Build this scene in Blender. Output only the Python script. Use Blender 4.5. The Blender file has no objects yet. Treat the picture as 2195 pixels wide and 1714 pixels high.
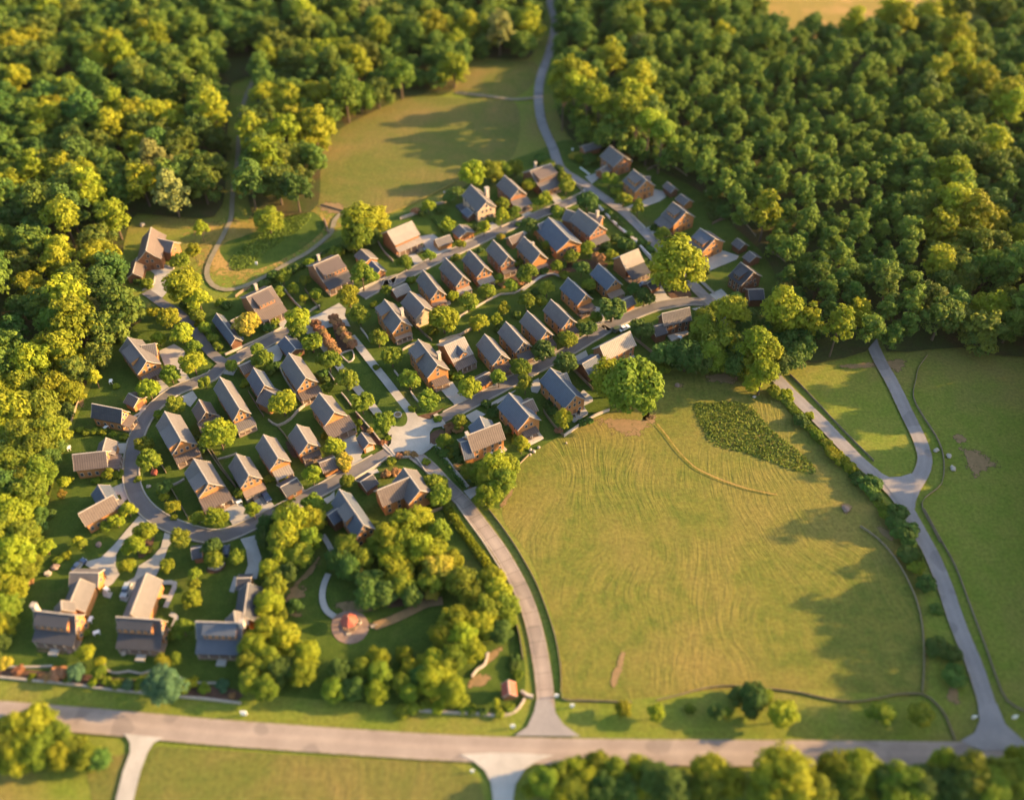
import bpy, bmesh, math, random
import numpy as np
from mathutils import Vector, Matrix

S = bpy.context.scene
COL = S.collection
PI = math.pi
rad = math.radians

# ------------------------------------------------------------------ camera
CAM_H, F_PX, IMG_W, IMG_H = 215.0, 1967.0, 2195.0, 1714.0
PITCH = rad(45)
cam_d = bpy.data.cameras.new('camera')
cam = bpy.data.objects.new('camera', cam_d)
COL.objects.link(cam)
cam.location = (0, 0, CAM_H)
cam.rotation_euler = (rad(90) - PITCH, 0, 0)
cam_d.sensor_width = 36
cam_d.lens = F_PX / IMG_W * 36
cam_d.clip_start, cam_d.clip_end = 1, 4000
cam_d.dof.use_dof = True
cam_d.dof.focus_distance = 304.0
cam_d.dof.aperture_fstop = cam_d.lens / 1000 / 3.8      # wide aperture: the far forest and the near road go soft
S.camera = cam

# ------------------------------------------------------------------ sky, sun, exposure
SUN_EL, SUN_AZ = rad(18), rad(7)          # azimuth measured from +x towards +y
w = bpy.data.worlds.new('World')
S.world = w
w.use_nodes = True
nt = w.node_tree
nt.nodes.clear()
sky = nt.nodes.new('ShaderNodeTexSky')
sky.sky_type = 'NISHITA'
sky.sun_disc = False
sky.sun_elevation = SUN_EL
sky.sun_rotation = PI / 2 - SUN_AZ
sky.dust_density = 2.0
bg = nt.nodes.new('ShaderNodeBackground')
bg.inputs['Strength'].default_value = 0.125
wo = nt.nodes.new('ShaderNodeOutputWorld')
nt.links.new(sky.outputs[0], bg.inputs[0])
nt.links.new(bg.outputs[0], wo.inputs[0])
sd = bpy.data.lights.new('sun', 'SUN')
sd.energy = 5.0
sd.angle = rad(0.6)
sd.color = (1.0, 0.63, 0.27)
sun = bpy.data.objects.new('sun', sd)
COL.objects.link(sun)
sdir = Vector((math.cos(SUN_EL) * math.cos(SUN_AZ), math.cos(SUN_EL) * math.sin(SUN_AZ), math.sin(SUN_EL)))
sun.rotation_euler = (-sdir).to_track_quat('-Z', 'Y').to_euler()
sun.location = sdir * 500
S.view_settings.view_transform = 'Standard'
S.view_settings.look = 'None'
S.view_settings.gamma = 1
S.view_settings.exposure = 2.1
S.cycles.max_bounces = 6
S.cycles.diffuse_bounces = 3
S.cycles.transmission_bounces = 3

# ------------------------------------------------------------------ survey: photo pixels to ground plan
PANEL = {'P1': (0, 400, 3.9655), 'P2': (0, 800, 3.9655), 'P3': (0, 1200, 3.9655), 'P4': (450, 700, 3.9655),
         'P5': (450, 1080, 3.9655), 'P6': (500, 450, 3.9655), 'P7': (800, 350, 3.9655), 'P8': (1150, 280, 3.9655),
         'Q1': (900, 680, 3.9655), 'Q2': (1250, 600, 3.9655), 'Q3': (1600, 700, 3.667), 'Q4': (850, 1000, 3.9655),
         'Q5': (850, 1284, 3.9655), 'Q6': (1400, 1084, 2.707), 'Q7': (400, 100, 2.706), 'Q8': (1300, 0, 2.436),
         'F': (0, 0, 0.9945), 'S': (0, 0, 1.0)}
CP, SP = math.cos(PITCH), math.sin(PITCH)


def px(panel, x, y):
    ox, oy, s = PANEL[panel]
    return ox + x / s, oy + y / s


def ground(X, Y, z=0.0):
    u, v = (X - IMG_W / 2) / F_PX, (IMG_H / 2 - Y) / F_PX
    ry, rz = CP + v * SP, -SP + v * CP
    t = (CAM_H - z) / -rz
    return Vector((u * t, ry * t, z))


def at(panel, x, y, z=0.0):
    return ground(*px(panel, x, y), z)


def to_px(p):
    d = Vector(p) - Vector((0, 0, CAM_H))
    dep = d.y * CP - d.z * SP
    return IMG_W / 2 + d.x / dep * F_PX, IMG_H / 2 - (d.y * SP + d.z * CP) / dep * F_PX


def scale_at(p):
    d = Vector(p) - Vector((0, 0, CAM_H))
    return F_PX / (d.y * CP - d.z * SP)


# ------------------------------------------------------------------ materials
def new_mat(name, base, rough=0.8, spec=0.3):
    m = bpy.data.materials.new(name)
    m.use_nodes = True
    n = m.node_tree.nodes
    b = n['Principled BSDF']
    b.inputs['Base Color'].default_value = (*base, 1)
    b.inputs['Roughness'].default_value = rough
    b.inputs['Specular IOR Level'].default_value = spec
    return m, n, m.node_tree.links, b


def ramp(n, stops):
    r = n.new('ShaderNodeValToRGB')
    e = r.color_ramp.elements
    while len(e) < len(stops):
        e.new(0.5)
    for k, (p, c) in enumerate(stops):
        e[k].position = p
        e[k].color = (*c, 1)
    return r


def noise(n, l, coord, sc, det=4, rough=0.55, dist=0.0):
    t = n.new('ShaderNodeTexNoise')
    t.inputs['Scale'].default_value = sc
    t.inputs['Detail'].default_value = det
    t.inputs['Roughness'].default_value = rough
    t.inputs['Distortion'].default_value = dist
    l.new(coord, t.inputs['Vector'])
    return t.outputs['Fac']


def mix(n, l, fac, a, b, mode='MIX'):
    m = n.new('ShaderNodeMix')
    m.data_type = 'RGBA'
    m.blend_type = mode
    for sock, v in ((m.inputs[0], fac), (m.inputs[6], a), (m.inputs[7], b)):
        if isinstance(v, (int, float)):
            sock.default_value = v
        elif isinstance(v, tuple):
            sock.default_value = (*v, 1)
        else:
            l.new(v, sock)
    return m.outputs[2]


def rampf(n, l, fac, lo, hi):
    r = ramp(n, [(lo, (0, 0, 0)), (hi, (1, 1, 1))])
    l.new(fac, r.inputs[0])
    return r.outputs[0]


def grass_mat(name, c1, c2, c3, patch=0.05, fine=1.6, bump=0.35, lines=None, tan=(0.45, 0.62)):
    """c1/c2: two greens mixed in large patches, c3: dry grass; lines: (angle, scale, amount) of mowing swaths"""
    m, n, l, b = new_mat(name, c1, 0.95, 0.1)
    co = n.new('ShaderNodeTexCoord').outputs['Object']
    big = noise(n, l, co, patch, 5, 0.6, 0.4)
    mid = noise(n, l, co, patch * 7, 4, 0.65, 0.3)
    fin = noise(n, l, co, fine, 3, 0.7)
    c = mix(n, l, rampf(n, l, mid, 0.38, 0.62), c1, c2)
    c = mix(n, l, rampf(n, l, big, *tan), c, c3)
    c = mix(n, l, rampf(n, l, fin, 0.3, 0.7), c, mix(n, l, 0.45, c, (0, 0, 0)))
    h = fin
    if lines:
        wn = n.new('ShaderNodeTexNoise')
        wn.inputs['Scale'].default_value = 0.012
        wn.inputs['Detail'].default_value = 2
        l.new(co, wn.inputs['Vector'])
        wv = n.new('ShaderNodeVectorMath')
        wv.operation = 'MULTIPLY_ADD'
        l.new(wn.outputs['Color'], wv.inputs[0])
        wv.inputs[1].default_value = (70, 70, 0)
        l.new(co, wv.inputs[2])
        mp = n.new('ShaderNodeMapping')
        mp.inputs['Rotation'].default_value = (0, 0, rad(lines[0]))
        mp.inputs['Scale'].default_value = (1, 0.11, 1)
        l.new(wv.outputs[0], mp.inputs['Vector'])
        ln = noise(n, l, mp.outputs[0], lines[1], 3, 0.6, 0.6)
        lf0 = rampf(n, l, ln, 0.40, 0.62)
        lf = mix(n, l, rampf(n, l, noise(n, l, co, 0.03, 3, 0.6), 0.38, 0.62), (0.35, 0.35, 0.35), lf0)
        c = mix(n, l, mix(n, l, lines[2], (0, 0, 0), lf), c, c3)
        add = n.new('ShaderNodeMath')
        add.operation = 'MULTIPLY_ADD'
        l.new(lf, add.inputs[0])
        add.inputs[1].default_value = 0.6
        l.new(fin, add.inputs[2])
        h = add.outputs[0]
    bp = n.new('ShaderNodeBump')
    bp.inputs['Strength'].default_value = bump
    bp.inputs['Distance'].default_value = 0.35
    l.new(h, bp.inputs['Height'])
    l.new(bp.outputs[0], b.inputs['Normal'])
    l.new(c, b.inputs['Base Color'])
    return m


def speck_mat(name, c1, c2, sc=1.2, fine=9.0, rough=0.9, bump=0.15, crack=0.0):
    m, n, l, b = new_mat(name, c1, rough, 0.2)
    co = n.new('ShaderNodeTexCoord').outputs['Object']
    a = noise(n, l, co, sc * 0.12, 4, 0.6)
    f = noise(n, l, co, fine * 0.3, 4, 0.7)
    c = mix(n, l, rampf(n, l, a, 0.35, 0.68), c1, c2)
    c = mix(n, l, rampf(n, l, f, 0.25, 0.75), c, mix(n, l, 0.25, c, (0, 0, 0)))
    bp = n.new('ShaderNodeBump')
    bp.inputs['Strength'].default_value = bump
    bp.inputs['Distance'].default_value = 0.1
    l.new(f, bp.inputs['Height'])
    l.new(bp.outputs[0], b.inputs['Normal'])
    l.new(c, b.inputs['Base Color'])
    return m


def roof_mat(name, base, period=0.6, rough=0.6, metal=0.0):
    """standing seam metal: seams run down the slope (UV u is metres along the eave)"""
    m, n, l, b = new_mat(name, base, rough, 0.2)
    b.inputs['Metallic'].default_value = 0.0
    uv = n.new('ShaderNodeUVMap').outputs[0]
    sep = n.new('ShaderNodeSeparateXYZ')
    l.new(uv, sep.inputs[0])
    fr = n.new('ShaderNodeMath')
    fr.operation = 'PINGPONG'
    l.new(sep.outputs[0], fr.inputs[0])
    fr.inputs[1].default_value = period / 2
    seam = rampf(n, l, fr.outputs[0], 0.05, 0.13)
    oi = n.new('ShaderNodeObjectInfo')
    co = n.new('ShaderNodeTexCoord').outputs['Object']
    st = noise(n, l, co, 0.7, 4, 0.65)
    c = mix(n, l, rampf(n, l, st, 0.3, 0.75), base, tuple(v * 0.72 for v in base))
    c = mix(n, l, mix(n, l, 0.35, (0, 0, 0), oi.outputs['Random']), c, tuple(v * 1.35 for v in base))
    c = mix(n, l, seam, mix(n, l, 0.45, c, (0.02, 0.02, 0.025)), c)
    l.new(c, b.inputs['Base Color'])
    bp = n.new('ShaderNodeBump')
    bp.inputs['Strength'].default_value = 0.5
    bp.inputs['Distance'].default_value = 0.08
    bp.invert = True
    l.new(seam, bp.inputs['Height'])
    l.new(bp.outputs[0], b.inputs['Normal'])
    return m


def board_mat(name, base, period=0.3, axis=1):
    """timber cladding, boards laid across UV v"""
    m, n, l, b = new_mat(name, base, 0.8, 0.2)
    uv = n.new('ShaderNodeUVMap').outputs[0]
    sep = n.new('ShaderNodeSeparateXYZ')
    l.new(uv, sep.inputs[0])
    fr = n.new('ShaderNodeMath')
    fr.operation = 'PINGPONG'
    l.new(sep.outputs[axis], fr.inputs[0])
    fr.inputs[1].default_value = period / 2
    gap = rampf(n, l, fr.outputs[0], 0.01, 0.05)
    oi = n.new('ShaderNodeObjectInfo')
    co = n.new('ShaderNodeTexCoord').outputs['Object']
    st = noise(n, l, co, 1.3, 5, 0.7)
    c = mix(n, l, rampf(n, l, st, 0.3, 0.7), base, tuple(v * 0.6 for v in base))
    c = mix(n, l, mix(n, l, 0.5, (0, 0, 0), oi.outputs['Random']), c, (base[0] * 0.75, base[1] * 0.9, base[2] * 1.15))
    c = mix(n, l, gap, mix(n, l, 0.55, c, (0.02, 0.01, 0.005)), c)
    l.new(c, b.inputs['Base Color'])
    return m


def leaf_mat(name, c1, c2, trans=0.35):
    m, n, l, b = new_mat(name, c1, 0.75, 0.15)
    at_ = n.new('ShaderNodeAttribute')
    at_.attribute_name = 'tint'
    oi = n.new('ShaderNodeObjectInfo')
    c = mix(n, l, at_.outputs['Fac'], c1, c2)
    hs = n.new('ShaderNodeHueSaturation')
    mr = n.new('ShaderNodeMapRange')
    l.new(oi.outputs['Random'], mr.inputs[0])
    mr.inputs[3].default_value, mr.inputs[4].default_value = 0.485, 0.525
    l.new(mr.outputs[0], hs.inputs['Hue'])
    mv = n.new('ShaderNodeMapRange')
    mo = n.new('ShaderNodeMath')
    mo.operation = 'FRACT'
    mm = n.new('ShaderNodeMath')
    mm.operation = 'MULTIPLY'
    l.new(oi.outputs['Random'], mm.inputs[0])
    mm.inputs[1].default_value = 7.3
    l.new(mm.outputs[0], mo.inputs[0])
    l.new(mo.outputs[0], mv.inputs[0])
    mv.inputs[3].default_value, mv.inputs[4].default_value = 0.75, 1.3
    l.new(mv.outputs[0], hs.inputs['Value'])
    l.new(c, hs.inputs['Color'])
    l.new(hs.outputs[0], b.inputs['Base Color'])
    tr = n.new('ShaderNodeBsdfTranslucent')
    l.new(hs.outputs[0], tr.inputs[0])
    ms = n.new('ShaderNodeMixShader')
    ms.inputs[0].default_value = trans
    l.new(b.outputs[0], ms.inputs[1])
    l.new(tr.outputs[0], ms.inputs[2])
    l.new(ms.outputs[0], n['Material Output'].inputs[0])
    return m


M = {}
M['meadow'] = grass_mat('meadow_grass', (0.135, 0.175, 0.022), (0.17, 0.185, 0.03), (0.22, 0.165, 0.05), 0.02, 1.0, tan=(0.5, 0.75))
M['lawn'] = grass_mat('lawn_grass', (0.055, 0.09, 0.012), (0.08, 0.115, 0.017), (0.14, 0.115, 0.035), 0.045, 1.8, tan=(0.58, 0.85))
M['field'] = grass_mat('hay_field', (0.095, 0.12, 0.018), (0.15, 0.148, 0.026), (0.205, 0.158, 0.042), 0.028, 0.9, 0.45, (-22, 0.9, 0.26), tan=(0.44, 0.7))
M['field2'] = grass_mat('north_field_grass', (0.10, 0.12, 0.022), (0.125, 0.13, 0.026), (0.19, 0.14, 0.045), 0.03, 0.9, 0.3, (24, 0.6, 0.14), tan=(0.45, 0.7))
M['gold'] = grass_mat('dry_grass', (0.27, 0.2, 0.045), (0.22, 0.17, 0.04), (0.34, 0.22, 0.07), 0.06, 1.5)
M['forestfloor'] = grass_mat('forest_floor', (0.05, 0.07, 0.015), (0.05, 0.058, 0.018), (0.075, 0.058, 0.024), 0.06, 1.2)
M['asphalt'] = speck_mat('asphalt', (0.125, 0.115, 0.112), (0.165, 0.15, 0.145))
M['road'] = speck_mat('country_road', (0.25, 0.20, 0.165), (0.31, 0.255, 0.21))
M['lane'] = speck_mat('lane_asphalt', (0.205, 0.19, 0.182), (0.25, 0.23, 0.215))


def wear(m, half, joint=0.0):
    """wheel tracks, ragged dirty edges, patches and joints on a road (UV: metres across and along)"""
    n, l = m.node_tree.nodes, m.node_tree.links
    b = n['Principled BSDF']
    src = b.inputs['Base Color'].links[0].from_socket
    sep = n.new('ShaderNodeSeparateXYZ')
    l.new(n.new('ShaderNodeUVMap').outputs[0], sep.inputs[0])
    co = n.new('ShaderNodeTexCoord').outputs['Object']

    def math_(op, a, v):
        q = n.new('ShaderNodeMath')
        q.operation = op
        l.new(a, q.inputs[0])
        if isinstance(v, (int, float)):
            q.inputs[1].default_value = v
        else:
            l.new(v, q.inputs[1])
        return q.outputs[0]
    au = math_('ABSOLUTE', sep.outputs[0], 0)
    tr = math_('PINGPONG', au, half * 0.5)
    c = mix(n, l, mix(n, l, 0.3, (0, 0, 0), rampf(n, l, tr, half * 0.1, half * 0.42)), src, mix(n, l, 0.5, src, (0.08, 0.07, 0.065)))
    nz_ = math_('MULTIPLY', noise(n, l, co, 0.6, 4, 0.7), 1.1)
    edge = rampf(n, l, math_('SUBTRACT', math_('DIVIDE', math_('ADD', au, nz_), half + 0.55), 0.0), 0.88, 1.06)
    c = mix(n, l, edge, c, (0.16, 0.135, 0.075))
    pt = rampf(n, l, noise(n, l, co, 0.11, 1, 0.3), 0.60, 0.62)
    c = mix(n, l, mix(n, l, 0.28, (0, 0, 0), pt), c, (0.06, 0.055, 0.055))
    if joint:
        j = rampf(n, l, math_('PINGPONG', sep.outputs[1], joint / 2), 0.04, 0.14)
        k = rampf(n, l, math_('PINGPONG', math_('ADD', sep.outputs[0], 10.3), half * 0.66), 0.03, 0.11)
        c = mix(n, l, math_('MULTIPLY', j, k), mix(n, l, 0.5, c, (0.03, 0.025, 0.02)), c)
    l.new(c, b.inputs['Base Color'])


M['entrance'] = speck_mat('entrance_paving', (0.25, 0.20, 0.165), (0.31, 0.255, 0.21))
wear(M['entrance'], 2.25, 4.5)
wear(M['road'], 3.3)
M['asphalt_road'] = speck_mat('worn_asphalt', (0.125, 0.115, 0.112), (0.165, 0.15, 0.145))
wear(M['asphalt_road'], 2.15)
M['lane_road'] = speck_mat('worn_lane', (0.205, 0.19, 0.182), (0.25, 0.23, 0.215))
wear(M['lane_road'], 2.3)
M['concrete'] = speck_mat('concrete', (0.30, 0.28, 0.245), (0.38, 0.355, 0.31))
M['kerb'] = speck_mat('kerb_concrete', (0.28, 0.255, 0.215), (0.36, 0.33, 0.28))
M['gravel'] = speck_mat('gravel', (0.19, 0.13, 0.10), (0.27, 0.19, 0.145), 4, 14)
M['soil'] = speck_mat('bare_soil', (0.23, 0.145, 0.07), (0.16, 0.115, 0.05), 5, 10)
M['mulch'] = speck_mat('bark_mulch', (0.07, 0.04, 0.025), (0.12, 0.065, 0.04), 6, 12)
M['track'] = speck_mat('farm_track', (0.215, 0.18, 0.125), (0.16, 0.145, 0.08), 4, 12)
M['stone'] = speck_mat('stone', (0.40, 0.34, 0.27), (0.28, 0.24, 0.19), 14, 10, bump=0.6)
M['pale_stone'] = speck_mat('pale_stone', (0.46, 0.40, 0.33), (0.34, 0.29, 0.24), 14, 10, bump=0.5)
M['roof'] = roof_mat('grey_seam_roof', (0.118, 0.105, 0.098))
M['roof_dark'] = roof_mat('charcoal_seam_roof', (0.05, 0.05, 0.055))
M['roof_brown'] = roof_mat('brown_seam_roof', (0.112, 0.085, 0.07), 0.7)
M['roof_pale'] = roof_mat('pale_seam_roof', (0.235, 0.20, 0.165), 0.7)
M['roof_blue'] = roof_mat('blue_grey_seam_roof', (0.075, 0.088, 0.11))
M['roof_red'] = roof_mat('red_roof', (0.34, 0.085, 0.05))
M['wall'] = board_mat('cedar_cladding', (0.47, 0.20, 0.062))
M['wall_dark'] = board_mat('dark_timber_cladding', (0.19, 0.085, 0.04))
M['wall_brick'] = board_mat('brick_brown_wall', (0.36, 0.15, 0.062), 0.22)
M['wall_pale'] = board_mat('pale_timber_cladding', (0.60, 0.42, 0.27))
M['trim'] = speck_mat('painted_trim', (0.42, 0.36, 0.29), (0.34, 0.29, 0.23), 3, 5)
M['timber'] = board_mat('weathered_timber', (0.30, 0.20, 0.13), 0.2)
M['fence'] = speck_mat('fence_timber', (0.24, 0.19, 0.12), (0.17, 0.13, 0.085), 6, 9)
M['glass'] = new_mat('window_glass', (0.03, 0.04, 0.055), 0.12, 0.6)[0]
M['white'] = new_mat('white_paint', (0.72, 0.70, 0.66), 0.5)[0]
M['bark'] = speck_mat('bark', (0.12, 0.085, 0.055), (0.07, 0.05, 0.035), 8, 10)
M['tyre'] = new_mat('rubber', (0.02, 0.02, 0.02), 0.9)[0]
M['chrome'] = new_mat('rim_metal', (0.4, 0.4, 0.42), 0.35, 0.5)[0]
M['leaf'] = leaf_mat('green_leaves', (0.085, 0.135, 0.016), (0.15, 0.19, 0.02), 0.4)
M['leaf_yellow'] = leaf_mat('yellow_green_leaves', (0.17, 0.205, 0.014), (0.26, 0.265, 0.016), 0.42)
M['leaf_dark'] = leaf_mat('dark_green_leaves', (0.05, 0.09, 0.016), (0.08, 0.125, 0.02), 0.3)
M['leaf_blue'] = leaf_mat('blue_green_leaves', (0.05, 0.10, 0.045), (0.07, 0.13, 0.055), 0.2)
M['weed'] = leaf_mat('weed_leaves', (0.08, 0.12, 0.017), (0.14, 0.165, 0.022), 0.3)
M['leaf_garden'] = leaf_mat('garden_leaves', (0.11, 0.155, 0.014), (0.19, 0.215, 0.018), 0.42)
M['leaf_olive'] = leaf_mat('olive_leaves', (0.13, 0.145, 0.035), (0.19, 0.195, 0.05), 0.3)
M['leaf_bronze'] = leaf_mat('bronze_leaves', (0.27, 0.135, 0.055), (0.34, 0.18, 0.08), 0.3)
M['leaf_gold'] = leaf_mat('golden_leaves', (0.235, 0.20, 0.02), (0.28, 0.20, 0.03), 0.35)
M['leaf_forest'] = leaf_mat('forest_leaves', (0.055, 0.10, 0.018), (0.15, 0.18, 0.022), 0.4)


# ------------------------------------------------------------------ object helpers
def tag(o, label=None, cat=None, group=None, kind=None):
    for k, v in (('label', label), ('category', cat), ('group', group), ('kind', kind)):
        if v:
            o[k] = v
    return o


def link(name, me, parent=None, mat=None):
    o = bpy.data.objects.new(name, me)
    COL.objects.link(o)
    if parent is not None:
        o.parent = parent
    if mat is not None and me is not None and not me.materials:
        me.materials.append(mat)
    return o


def mesh_of(name, verts, faces, mat=None, smooth=False):
    me = bpy.data.meshes.new(name)
    me.from_pydata([tuple(v) for v in verts], [], faces)
    me.update()
    bm = bmesh.new()
    bm.from_mesh(me)
    bmesh.ops.recalc_face_normals(bm, faces=bm.faces)
    bm.to_mesh(me)
    bm.free()
    auto_uv(me)
    if mat:
        me.materials.append(mat)
    if smooth:
        for p in me.polygons:
            p.use_smooth = True
    return me


def auto_uv(me):
    """UV in metres: u is horizontal along the face, v up the face"""
    uv = me.uv_layers.new(name='UVMap')
    for p in me.polygons:
        nrm = p.normal
        h = Vector((0, 0, 1)).cross(nrm)
        h = Vector((1, 0, 0)) if h.length < 1e-3 else h.normalized()
        v = nrm.cross(h)
        for li in p.loop_indices:
            c = me.vertices[me.loops[li].vertex_index].co
            uv.data[li].uv = (c.dot(h), c.dot(v))


def empty(name, loc, rz=0.0):
    o = bpy.data.objects.new(name, None)
    o.empty_display_size = 0.5
    COL.objects.link(o)
    o.location = loc
    o.rotation_euler = (0, 0, rz)
    return o


def sheet(name, pts, z, mat, kind='structure', label=None):
    """flat polygon lying on the ground"""
    vs = [(p[0], p[1], z) for p in pts]
    me = bpy.data.meshes.new(name)
    me.from_pydata(vs, [], [list(range(len(vs)))])
    if me.polygons and me.polygons[0].normal.z < 0:
        me.flip_normals()
    me.materials.append(mat)
    o = link(name, me)
    tag(o, label, None, None, kind)
    return o


def smooth_line(pts, step=3.0, closed=False):
    pts = [Vector((p[0], p[1], 0)) for p in pts]
    n = len(pts)
    out = []
    rng = range(n if closed else n - 1)
    for i in rng:
        if closed:
            p0, p1, p2, p3 = pts[(i - 1) % n], pts[i], pts[(i + 1) % n], pts[(i + 2) % n]
        else:
            p1, p2 = pts[i], pts[i + 1]
            p0 = pts[i - 1] if i > 0 else p1 * 2 - p2
            p3 = pts[i + 2] if i + 2 < n else p2 * 2 - p1
        k = max(2, int((p2 - p1).length / step))
        for j in range(k):
            t = j / k
            out.append(0.5 * ((2 * p1) + (p2 - p0) * t + (2 * p0 - 5 * p1 + 4 * p2 - p3) * t * t + (3 * p1 - p0 - 3 * p2 + p3) * t ** 3))
    if not closed:
        out.append(pts[-1])
    return out


def line_normals(line):
    ns = []
    for i in range(len(line)):
        d = (line[min(i + 1, len(line) - 1)] - line[max(i - 1, 0)]).normalized()
        ns.append(Vector((-d.y, d.x, 0)))
    return ns


def ribbon(name, line, wid, z, mat, kind='structure'):
    ns = line_normals(line)
    vs, fs = [], []
    for p, n in zip(line, ns):
        a, b = p + n * wid / 2, p - n * wid / 2
        vs += [(a.x, a.y, z), (b.x, b.y, z)]
    for i in range(len(line) - 1):
        fs.append((2 * i + 1, 2 * i + 3, 2 * i + 2, 2 * i))
    me = bpy.data.meshes.new(name)
    me.from_pydata(vs, [], fs)
    me.materials.append(mat)
    uv = me.uv_layers.new(name='UVMap')
    dist = [0.0]
    for i in range(1, len(line)):
        dist.append(dist[-1] + (line[i] - line[i - 1]).length)
    for lp in me.loops:
        k = lp.vertex_index
        uv.data[lp.index].uv = ((wid / 2) * (1 if k % 2 == 0 else -1), dist[k // 2])
    o = link(name, me)
    o['kind'] = kind
    return o


def wall_mesh(name, line, wid, h, mat, jitter=0.0, seed=1, z0=-0.05):
    rn = random.Random(seed)
    ns = line_normals(line)
    vs, fs = [], []
    for p, n in zip(line, ns):
        a, b = p + n * wid / 2, p - n * wid / 2
        hh = h + rn.uniform(-jitter, jitter)
        vs += [(a.x, a.y, z0), (a.x, a.y, hh), (b.x, b.y, hh), (b.x, b.y, z0)]
    k = len(line)
    for i in range(k - 1):
        q, r = 4 * i, 4 * i + 4
        for j in range(3):
            fs.append((q + j, r + j, r + j + 1, q + j + 1))
    fs += [(0, 1, 2, 3), (4 * k - 4, 4 * k - 1, 4 * k - 2, 4 * k - 3)]
    return mesh_of(name, vs, fs, mat)


def pl(panel, *xy):
    return [at(panel, xy[i], xy[i + 1]) for i in range(0, len(xy), 2)]


def box(vs, fs, x0, x1, y0, y1, z0, z1):
    b = len(vs)
    vs += [(x0, y0, z0), (x1, y0, z0), (x1, y1, z0), (x0, y1, z0), (x0, y0, z1), (x1, y0, z1), (x1, y1, z1), (x0, y1, z1)]
    fs += [(b, b + 3, b + 2, b + 1), (b + 4, b + 5, b + 6, b + 7), (b, b + 1, b + 5, b + 4), (b + 1, b + 2, b + 6, b + 5),
           (b + 2, b + 3, b + 7, b + 6), (b + 3, b, b + 4, b + 7)]


def box_mesh(name, x0, x1, y0, y1, z0, z1, mat):
    vs, fs = [], []
    box(vs, fs, x0, x1, y0, y1, z0, z1)
    return mesh_of(name, vs, fs, mat)

# ------------------------------------------------------------------ ground
sheet('ground', [(-1500, -300, 0), (1500, -300, 0), (1500, 2500, 0), (-1500, 2500, 0)], 0.0, M['meadow'])
Z = [0.02]


def nz(d=0.004):
    Z[0] += d
    return Z[0]


def patch(name, mat, pts, smooth=True, z=None):
    ln = smooth_line(pts, 4.0, True) if smooth else pts
    return sheet(name, ln, nz() if z is None else z, M[mat])


def ragged(name, mat, pts, z=None):
    """a patch that breaks up into the grass round it: full cover inside, noise-eaten towards the rim"""
    ln = smooth_line(pts, 1.5, True)
    n = len(ln)
    c = sum(ln, Vector()) / n
    z = nz() if z is None else z
    vs = [(c + (p - c) * f)[:2] + (z,) for f in (1.25, 0.55) for p in ln]
    fs = [(k, (k + 1) % n, n + (k + 1) % n, n + k) for k in range(n)] + [tuple(range(n, 2 * n))]
    me = bpy.data.meshes.new(name)
    me.from_pydata(vs, [], fs)
    if me.polygons[n].normal.z < 0:
        me.flip_normals()
    a = me.attributes.new('cover', 'FLOAT', 'POINT')
    a.data.foreach_set('value', [0.0] * n + [1.0] * n)
    me.materials.append(mat)
    tag(link(name, me), None, None, None, 'structure')


def fade_mat(name, src):
    m = M[src].copy()
    m.name = name
    n, l = m.node_tree.nodes, m.node_tree.links
    at_ = n.new('ShaderNodeAttribute')
    at_.attribute_name = 'cover'
    co = n.new('ShaderNodeTexCoord').outputs['Object']
    nn_ = noise(n, l, co, 0.45, 5, 0.7)
    ad = n.new('ShaderNodeMath')
    ad.operation = 'ADD'
    l.new(at_.outputs['Fac'], ad.inputs[0])
    sc_ = n.new('ShaderNodeMath')
    sc_.operation = 'MULTIPLY_ADD'
    l.new(nn_, sc_.inputs[0])
    sc_.inputs[1].default_value = 3.2
    sc_.inputs[2].default_value = -1.25
    l.new(sc_.outputs[0], ad.inputs[1])
    tr = n.new('ShaderNodeBsdfTransparent')
    ms = n.new('ShaderNodeMixShader')
    l.new(rampf(n, l, ad.outputs[0], 0.75, 1.55), ms.inputs[0])
    l.new(tr.outputs[0], ms.inputs[1])
    l.new(n['Principled BSDF'].outputs[0], ms.inputs[2])
    l.new(ms.outputs[0], n['Material Output'].inputs[0])
    return m


M['soil_fade'] = fade_mat('worn_soil', 'soil')
M['gold_fade'] = fade_mat('worn_dry_grass', 'gold')
# village lawns under the houses
patch('lawn', 'lawn', pl('S', 60, 1250, 95, 1110, 140, 960, 185, 850, 240, 740, 300, 660, 400, 690, 480, 660, 560, 590, 700, 520, 830, 470, 960, 420,
                           1060, 360, 1160, 320, 1230, 300, 1400, 330, 1500, 400, 1640, 520, 1690, 640, 1560, 720, 1440, 790, 1310, 880, 1190, 940, 1120, 1010,
                           1070, 1090, 960, 1040, 940, 1080, 1000, 1150, 1080, 1270, 1120, 1380, 1120, 1500, 1050, 1520, 700, 1500, 350, 1465, 100, 1440, 5, 1410, 20, 1340))
patch('field', 'field', pl('F', 1400, 795, 1480, 792, 1560, 805, 1660, 850, 1740, 930, 1830, 1010, 1900, 1090, 1945, 1200, 1970, 1330, 1975, 1475, 1890, 1480,
                            1700, 1468, 1500, 1472, 1350, 1490, 1205, 1492, 1195, 1400, 1170, 1290, 1125, 1180, 1070, 1095, 1110, 990, 1180, 937, 1290, 882, 1395, 850))
patch('field', 'field2', pl('Q7', 745, 590, 830, 485, 1050, 400, 1300, 290, 1560, 300, 1900, 320, 1890, 640, 1570, 790, 1150, 975, 930, 975, 770, 905))
patch('field', 'field2', pl('F', 985, 140, 1142, 135, 1105, 206, 972, 200))
patch('field', 'gold', pl('F', 1600, -60, 1630, 40, 1660, 90, 1800, 70, 1960, 50, 2140, -10, 2160, -60))
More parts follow.
